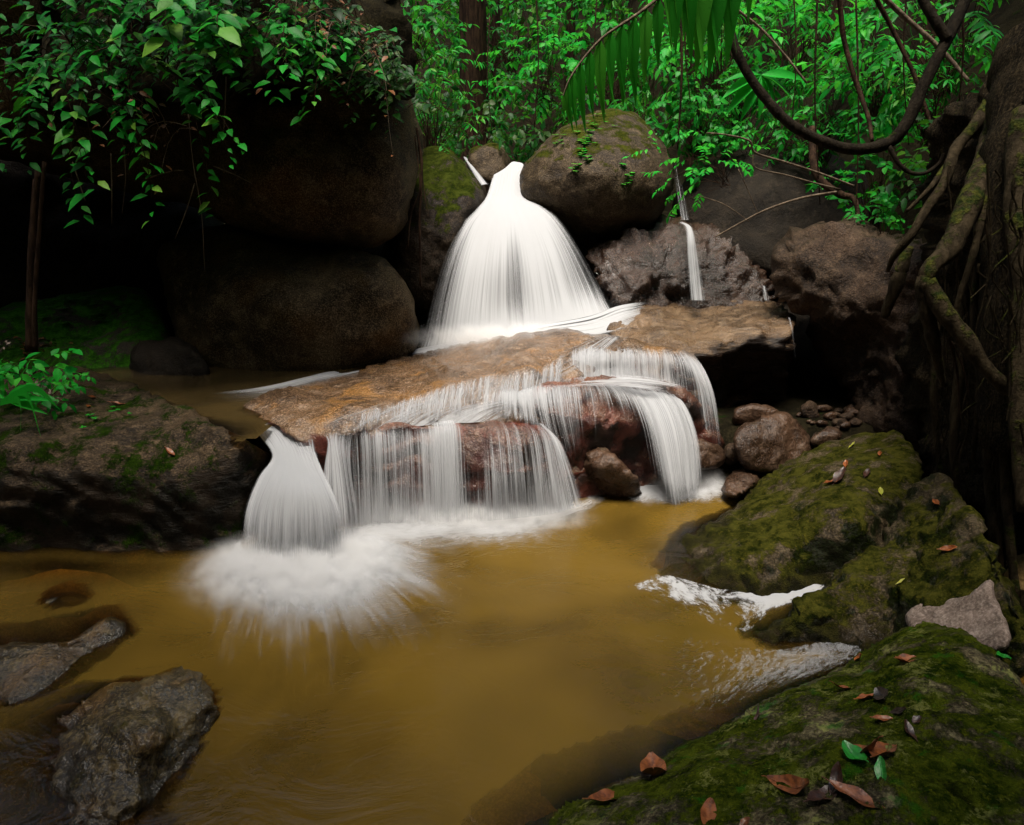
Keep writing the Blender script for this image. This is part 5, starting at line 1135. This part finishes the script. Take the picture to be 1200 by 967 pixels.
# ---- lianas, branches, roots
def woody(name, label, parts, mat, cat, rough=.12, part='stem', group=None):
    """parts: list of (pixel points with distance, radii). one part = one mesh, more = an Empty with one child per stem"""
    geo = []
    for k, (pts, rad) in enumerate(parts):
        w = np.array([P(*p) for p in pts]); geo.append(tube(w, rad, 8, 8, k * 7 + 3, rough))
    if len(geo) == 1:
        o = put(name, geo[0][0], list(geo[0][1:]), M[mat]); return tag(o, label, cat, group)
    root = empty(name, geo[0][0].mean(0)); tag(root, label, cat, group)
    for g in geo: put(part, g[0], list(g[1:]), M[mat], parent=root)
    return root
woody('liana', 'thick mossy liana hanging in a great U loop at the upper right', [([(846, -30, 4.3), (853, 20, 4.28), (862, 58, 4.25), (885, 100, 4.2), (922, 142, 4.12), (960, 164, 4.08), (1000, 175, 4.05), (1040, 168, 4.05), (1062, 145, 4.05), (1080, 105, 4.08), (1100, 65, 4.1), (1120, 25, 4.15), (1140, -20, 4.2)], [.026, .026, .028, .031, .034, .036, .036, .034, .034]),
   ([(1072, -25, 4.2), (1084, 5, 4.16), (1098, 28, 4.12), (1110, 46, 4.1)], [.024, .026, .03]), ([(1042, 172, 4.03), (1052, 190, 4.0), (1066, 202, 3.98), (1084, 203, 3.96), (1100, 192, 3.95), (1106, 180, 3.95)], [.014, .012, .01])], 'barkmoss', 'liana')
woody('liana', 'thin dark liana hanging down inside the loop to its mossy bottom', [([(983, -20, 4.6), (988, 40, 4.6), (998, 80, 4.55), (1008, 110, 4.5), (1018, 140, 4.4), (1022, 165, 4.3)], [.016, .016, .014, .012])], 'bark', 'liana')
woody('branch', 'straight thin pole leaning from the top edge behind the right arm of the liana', [([(1022, -10, 5.2), (1046, 35, 5.2), (1072, 90, 5.1), (1092, 150, 5.0), (1104, 190, 4.9)], [.016, .015, .013, .01])], 'bark', 'branch')
woody('branch', 'pale straight branch slanting down to the right across the liana fork', [([(1026, -12, 4.8), (1058, 18, 4.8), (1090, 46, 4.75), (1112, 68, 4.7), (1135, 95, 4.6)], [.016, .016, .014, .012])], 'twig', 'branch')
woody('branch', 'slanting thin stem with yellow leaves crossing the left arm of the liana', [([(862, 10, 5.0), (893, 35, 5.0), (920, 65, 4.95), (945, 97, 4.9)], [.009, .008, .007])], 'twig', 'branch')
woody('branch', 'bare pale twigs reaching left over the black boulder', [([(1000, 218, 5.4), (960, 203, 5.35), (920, 190, 5.3), (885, 179, 5.25), (878, 165, 5.22), (850, 158, 5.2), (828, 156, 5.2)], [.010, .009, .008, .006]), ([(882, 182, 5.25), (886, 197, 5.25), (920, 205, 5.3), (960, 216, 5.35), (985, 222, 5.4)], [.005, .006, .008]), ([(838, 278, 5.2), (870, 260, 5.2), (900, 245, 5.2), (940, 232, 5.25), (980, 225, 5.3)], [.006, .007, .009, .01]), ([(820, 230, 5.2), (845, 238, 5.2), (862, 248, 5.2), (878, 260, 5.2)], [.005, .004, .003]), ([(865, 198, 5.2), (876, 222, 5.2), (888, 250, 5.2)], [.004, .003])], 'twig', 'branch', part='twig', rough=.05)
woody('liana', 'vertical hanging stem in shade above the red brown boulder', [([(952, 150, 5.8), (953, 190, 5.6), (962, 212, 5.5), (985, 228, 5.4), (1003, 238, 5.3), (1006, 300, 5.0)], [.03, .03, .032, .03, .02, .01])], 'bark', 'liana')
roots = [
 ([(1172, 125, 3.5), (1163, 160, 3.3), (1148, 205, 3.1), (1132, 248, 2.95), (1112, 292, 2.85), (1092, 312, 2.8), (1083, 335, 2.78), (1088, 370, 2.76), (1096, 410, 2.76), (1106, 452, 2.8)], [.055, .05, .05, .048, .046, .04, .036, .03, .024, .012], 'thickest root'),
 ([(1086, 330, 2.76), (1108, 368, 2.7), (1130, 395, 2.66), (1150, 425, 2.62), (1178, 452, 2.58), (1215, 466, 2.55)], [.034, .036, .036, .032, .03, .03], None),
 ([(1160, 118, 3.7), (1142, 148, 3.6), (1120, 175, 3.5), (1106, 215, 3.42), (1086, 245, 3.38), (1068, 275, 3.35), (1048, 300, 3.4), (1040, 318, 3.45)], [.034, .032, .03, .026, .024, .022, .016, .01], None),
 ([(1178, 160, 3.2), (1160, 205, 3.05), (1150, 255, 2.95), (1140, 300, 2.9), (1125, 345, 2.9), (1118, 372, 2.9)], [.02, .018, .016, .014, .012, .008], None),
 ([(1064, 290, 3.5), (1052, 330, 3.45), (1036, 372, 3.5)], [.03, .034, .02], None),
 ([(1150, 130, 4.0), (1130, 165, 3.9), (1108, 195, 3.8), (1090, 220, 3.7), (1062, 248, 3.7)], [.02, .018, .016, .014, .008], None),
 ([(1195, 200, 2.9), (1185, 300, 2.75), (1180, 420, 2.65), (1178, 560, 2.6), (1190, 700, 2.4)], [.03, .026, .022, .02, .02], None),
 ([(1168, 240, 3.0), (1172, 330, 2.85), (1166, 440, 2.75), (1160, 560, 2.72), (1172, 690, 2.55)], [.03, .028, .03, .026, .022], None),
 ([(1130, 330, 3.15), (1126, 420, 3.05), (1118, 510, 3.0), (1122, 600, 2.95)], [.022, .024, .022, .014], None),
 ([(1200, 130, 2.95), (1190, 230, 2.8), (1200, 340, 2.65), (1196, 470, 2.5), (1206, 600, 2.35)], [.05, .045, .05, .042, .04], None),
 ([(1100, 360, 3.4), (1094, 440, 3.35), (1098, 520, 3.3), (1108, 590, 3.2)], [.016, .018, .016, .01], None),
 ([(1146, 260, 3.1), (1142, 360, 2.98), (1148, 450, 2.9), (1140, 540, 2.88)], [.016, .018, .016, .01], None),
 ([(1150, 300, 3.1), (1160, 400, 2.9), (1170, 520, 2.8), (1172, 640, 2.7)], [.02, .018, .014, .01], None)]
root = empty('strangler_tree', P(1172, 125, 3.5)); tag(root, 'old tree at the right edge letting thick mossy roots down over the dark bank', 'tree')
for k, (pts, rad, lb) in enumerate(roots):
    g = tube(np.array([P(*p) for p in pts]), rad, 10, 9, k + 40, .22); o = put('root', g[0], list(g[1:]), M['rootmoss'], parent=root)
    if lb: o['label'] = 'thickest mossy root, bent like an elbow'
g = tube(np.array([P(1240, 60, 3.3), P(1215, 160, 3.1), P(1225, 300, 2.8), P(1240, 520, 2.6)]), [.25, .2, .22, .3], 16, 10, 77, .12); put('trunk', g[0], list(g[1:]), M['wall'], parent=root)
fine = []
R = np.random.RandomState(12)
for k in range(70):
    x = R.uniform(1085, 1205); y = R.uniform(180, 520); Y = np.interp(x, [1070, 1110, 1150, 1200], [3.55, 3.3, 2.95, 2.6]) - R.uniform(.02, .25); L = R.uniform(40, 190)
    pts = [(x + R.normal() * 3 + q * R.normal() * 2, y + L * q / 4, Y) for q in range(5)]
    fine.append(tube(np.array([P(*p) for p in pts]), np.linspace(.0045, .0018, 5) * R.uniform(.6, 1.6), 4, 4)[:2])
V, Fs = join(fine); o = put('rootlets', V, Fs, M['rootmoss'], parent=root); o['kind'] = 'stuff'
woody('hanging_vine', 'dark thick vine right of the palm frond, above the thin cascade', [([(796, -10, 5.3), (799, 82.5, 5.27), (794, 175, 5.3)], [0.012, 0.0096, 0.0060])], 'bark', 'vine', group='thin vines hanging in the wood')
woody('hanging_vine', 'slim vine just right of the dark thick one', [([(806, -10, 5.6), (803, 55.0, 5.569999999999999), (809, 120, 5.6)], [0.008, 0.0064, 0.0040])], 'bark', 'vine', group='thin vines hanging in the wood')
woody('hanging_vine', 'hair thin vine in the middle of the liana loop', [([(930, -10, 5.4), (933, 70.0, 5.37), (928, 150, 5.4)], [0.006, 0.0048, 0.0030])], 'bark', 'vine', group='thin vines hanging in the wood')
woody('hanging_vine', 'vine dropping past the liana to the red brown boulder', [([(958, -10, 5.5), (955, 115.0, 5.47), (961, 240, 5.5)], [0.008, 0.0064, 0.0040])], 'bark', 'vine', group='thin vines hanging in the wood')
woody('hanging_vine', 'thin straight vine ending beside the trailing sprig', [([(1003, -10, 5.2), (1006, 145.0, 5.17), (1001, 300, 5.2)], [0.007, 0.0056, 0.0035])], 'bark', 'vine', group='thin vines hanging in the wood')
woody('hanging_vine', 'thin vine crossing the right arm of the liana', [([(1062, -10, 5.4), (1059, 80.0, 5.37), (1065, 170, 5.4)], [0.007, 0.0056, 0.0035])], 'bark', 'vine', group='thin vines hanging in the wood')
woody('hanging_vine', 'vine at the top right over the leaning roots', [([(1126, -10, 4.3), (1129, 55.0, 4.27), (1124, 120, 4.3)], [0.008, 0.0064, 0.0040])], 'bark', 'vine', group='thin vines hanging in the wood')
woody('hanging_vine', 'grey vine behind the palm frond', [([(700, -10, 7.5), (697, 50.0, 7.47), (703, 110, 7.5)], [0.009, 0.0072, 0.0045])], 'bark', 'vine', group='thin vines hanging in the wood')
woody('hanging_vine', 'thin vine hanging in the dark gap over the notch', [([(628, -10, 8.0), (631, 70.0, 7.97), (626, 150, 8.0)], [0.01, 0.0080, 0.0050])], 'bark', 'vine', group='thin vines hanging in the wood')
woody('hanging_vine', 'brown vine beside the thickest trunk', [([(574, 20, 7.6), (571, 90.0, 7.569999999999999), (577, 160, 7.6)], [0.008, 0.0064, 0.0040])], 'bark', 'vine', group='thin vines hanging in the wood')
woody('dead_stalk', 'rust coloured dead stalks hanging below the elbow shaped root', [([(1112, 395, 2.72), (1122, 440, 2.7), (1124, 490, 2.7)], [.006, .005, .003]), ([(1115, 400, 2.72), (1128, 430, 2.7), (1136, 465, 2.7)], [.004, .003, .002])], 'bark', 'dead stalk', part='stalk')
woody('hanging_root', 'brown bundle of hanging roots dropping to the mound at the left edge', [([(45, 200, 4.35), (40, 260, 4.3), (37, 330, 4.25), (36, 412, 4.2)], [.02, .022, .026, .034]), ([(52, 190, 4.35), (46, 270, 4.28), (41, 350, 4.22), (41, 412, 4.2)], [.012, .012, .014, .02]), ([(40, 210, 4.35), (34, 300, 4.3), (32, 410, 4.22)], [.008, .01, .014])], 'bark', 'hanging root', part='root', rough=.2)
woody('hanging_root', 'thin dark hanging roots in front of the mossy shoulder boulder', [([(488, 150, 5.6), (494, 190, 5.55), (492, 260, 5.5), (493, 335, 5.45)], [.010, .012, .011, .009]), ([(486, 160, 5.6), (492, 220, 5.5), (482, 250, 5.5), (478, 290, 5.5)], [.006, .005, .003]), ([(490, 170, 5.6), (498, 230, 5.5), (503, 255, 5.45)], [.005, .004, .002])], 'bark', 'hanging root', part='root')
thinv = []
for k, pts in enumerate([[(220, 130, 4.6), (226, 190, 4.55), (236, 250, 4.5), (240, 320, 4.5)], [(228, 215, 4.5), (217, 250, 4.48), (205, 280, 4.45)], [(265, 90, 4.7), (262, 150, 4.65), (255, 160, 4.6)], [(85, 190, 4.4), (98, 230, 4.35), (100, 235, 4.35)], [(130, 180, 4.5), (131, 220, 4.5), (131, 262, 4.5)], [(145, 170, 4.5), (147, 210, 4.5), (143, 250, 4.5)], [(170, 210, 4.5), (185, 205, 4.45), (205, 200, 4.4), (215, 200, 4.4)], [(250, 195, 4.6), (275, 205, 4.6), (295, 215, 4.6)]]):
    thinv.append((pts, [.004, .0035, .002]))
woody('dangling_vine', 'thin bare stems dangling in front of the overhanging boulder', thinv, 'twig', 'vine', part='stem', rough=.05)

# ---- fallen leaves
def fallen(label, key, px, py, L, ang, mat, curl=.25, w=.5, tilt=0.0, up=.004, seed=0, name='fallen_leaf', group='leaves fallen on the foreground boulder'):
    h, n = hit(key, px, py)
    if h is None: print('leaf miss', label); return
    R = np.random.RandomState(seed + 3)
    rgt = np.array([1.0, 0, 0]); rgt -= n * (rgt @ n); rgt /= np.linalg.norm(rgt); upv = np.cross(n, rgt)
    a = math.radians(ang); d = rgt * math.cos(a) + upv * math.sin(a); s = np.cross(n, d)
    dist = np.linalg.norm(h - np.array([0, 0, CAM_H])); Lw = 1.22 * L / F * dist; w = w * .8
    ts = np.linspace(0, 1, 12); cs = np.linspace(-1, 1, 7); V = []
    for t in ts:
        pw = (math.sin(math.pi * min(1, t * .96 + .02)) ** .75) * .5 * w * Lw
        for c_ in cs:
            zz = up * dist * .4 + curl * Lw * ((t - .5) ** 2) * 1.2 + .55 * abs(c_) * pw * (1 + .3 * math.sin(t * 9 + seed)) + tilt * Lw * t + .01 * Lw * math.sin(14 * t + 3 * c_ + seed)
            V.append(h + d * (t - .5) * Lw + s * c_ * pw + n * zz)
    V = np.array(V); i = (np.arange(11)[:, None] * 7 + np.arange(6)[None]).ravel(); Fq = np.stack([i, i + 1, i + 8, i + 7], 1)
    st = tube(np.array([V[3] - d * Lw * .14 + n * .002, V[3], V[7 * 5 + 3] + n * .0008, V[7 * 11 + 3]]), [.0016, .0016, .001, .0005], 5, 4)
    V2, Fs = join([(V, Fq), st])
    tag(put(name, V2, Fs, M[mat]), label, 'leaf', group)
FL = [('russet leaf standing curled beside the green scrap, in the main cluster', 1016, 884, 42, 105, 'fall brown', .6, .42),
 ('large reddish leaf lying flat at the right of the main cluster', 1036, 885, 36, 40, 'fall brown', .2, .62),
 ('crumpled bright green leaf scrap in the main cluster', 1002, 890, 26, 95, 'fall green', .8, .7),
 ('narrow green leaf lying under the large reddish leaf', 1035, 905, 22, 60, 'fall green', .2, .5),
 ('long brown leaf pointing down from the main cluster', 1003, 938, 40, -55, 'fall brown', .3, .45),
 ('curled dark red leaf left of the main cluster', 934, 925, 44, -60, 'fall brown', .7, .42),
 ('dark purplish leaf lying between the curled red one and the long brown one', 966, 937, 34, 25, 'fall dark', .4, .5),
 ('small dark curled leaf below the green scrap', 982, 915, 24, 50, 'fall dark', .6, .5),
 ('big curled brown leaf standing up near the lower pool edge', 767, 910, 38, 80, 'fall brown', 1.0, .7),
 ('small round brown leaf tucked against the big curled one', 760, 912, 16, 40, 'fall dark', .4, .9),
 ('flat pointed brown leaf nearest the pool edge', 714, 939, 42, 25, 'fall brown', .15, .42),
 ('brown leaf cut by the bottom edge of the picture', 830, 957, 30, 65, 'fall brown', .3, .5),
 ('tiny red leaf at the very bottom between the cut one and the curled red one', 874, 965, 10, 20, 'fall brown', .3, .7),
 ('orange leaf scrap on the upper rim of the boulder by the pool', 1009, 773, 12, 60, 'fall orange', .5, .8),
 ('pair like torn orange brown leaf high on the boulder', 1061, 777, 20, 20, 'fall brown', .6, .7),
 ('thin twisted brown leaf below the rim', 988, 809, 22, 15, 'fall brown', .5, .35),
 ('flat russet leaf near the black folded one', 1015, 820, 16, 10, 'fall orange', .3, .6),
 ('black folded leaf in the middle of the boulder', 1037, 819, 20, 70, 'fall black', .7, .8),
 ('blue black narrow leaf right of the black folded one', 1056, 835, 16, -60, 'fall black', .3, .45),
 ('small oval orange leaf above the main cluster', 1034, 844, 14, -10, 'fall orange', .3, .5),
 ('dark brown leaf standing on edge right of the oval orange one', 1064, 859, 18, 80, 'fall dark', .6, .5),
 ('small dark round leaf by the blue black leaf', 1076, 846, 9, 20, 'fall dark', .3, .9),
 ('orange leaf at the far right shoulder of the boulder', 1170, 762, 20, -45, 'fall orange', .6, .6),
 ('greenish leaf beneath the orange one on the right shoulder', 1174, 772, 16, 20, 'fall green', .3, .6),
 ('faded narrow leaf on the upper left slope of the boulder', 889, 841, 18, 30, 'fall dark', .3, .3)]
for k, (lb, x, y, L, a, m_, cu, w) in enumerate(FL):
    fallen(lb, FB, x, y, L, a, m_, cu, w, seed=k)
SB = 'broad sloping moss filmed slab entering the pool on the right bank'
DB = 'dark mossy boulder sloping down from the root wall, right of the foam inlet'
for k, (lb, key, x, y, L, a, m_) in enumerate([
 ('small yellow leaf near the head of the mossy slab', SB, 1000, 523, 9, 20, 'fall yellow'), ('orange leaf below the yellow one on the mossy slab', SB, 1032, 533, 8, 60, 'fall orange'),
 ('lime yellow leaf standing on the lower mossy slab', SB, 1032, 577, 9, 70, 'fall yellow'), ('brown twiggy leaf in the groove of the mossy slab', SB, 985, 560, 22, 40, 'fall dark'),
 ('orange leaf in the groove of the mossy slab', SB, 992, 545, 10, 60, 'fall orange'), ('dark brown leaf right of the groove on the mossy slab', SB, 1016, 556, 12, 50, 'fall dark'),
 ('brown leaf low in the groove of the mossy slab', SB, 975, 567, 16, 20, 'fall brown'),
 ('orange leaf at the top of the dark mossy boulder', DB, 1112, 644, 12, -20, 'fall orange'), ('yellow leaf on the dark mossy boulder', DB, 1057, 683, 8, 0, 'fall yellow'),
 ('orange leaf upright on the dark mossy boulder by the bank', DB, 1098, 590, 10, 80, 'fall orange'),
 ('orange leaf on the upper face of the long left boulder', LB, 108, 467, 8, 70, 'fall orange'), ('rust leaf beside a seedling on the long left boulder', LB, 137, 475, 12, 10, 'fall brown'),
 ('buff leaf on a ridge of the long left boulder', LB, 199, 531, 11, -30, 'fall orange'), ('small orange leaf over the rust one on the long left boulder', LB, 103, 478, 8, -60, 'fall orange')]):
    fallen(lb, key, x, y, L, a, m_, .3, .5, seed=k + 50, group='leaves fallen on the rocks')
R = np.random.RandomState(31); pos = []
for k in range(70):
    h, n = hit(MM, 40 + R.normal() * 14, 408 + R.normal() * 5)
    if h is not None: pos.append(h + [0, 0, .01])
if pos:
    n = len(pos); V, Fq = leaves(np.array(pos), R.normal(size=(n, 3)) * [1, 1, .2], R.normal(size=(n, 3)) * .4 + [0, 0, 1], np.full(n, .05), 'mid'); o = put('leaf_litter', V, [Fq], M['deadleaf']); o['kind'] = 'stuff'; o['label'] = 'brown leaf litter at the foot of the hanging roots'
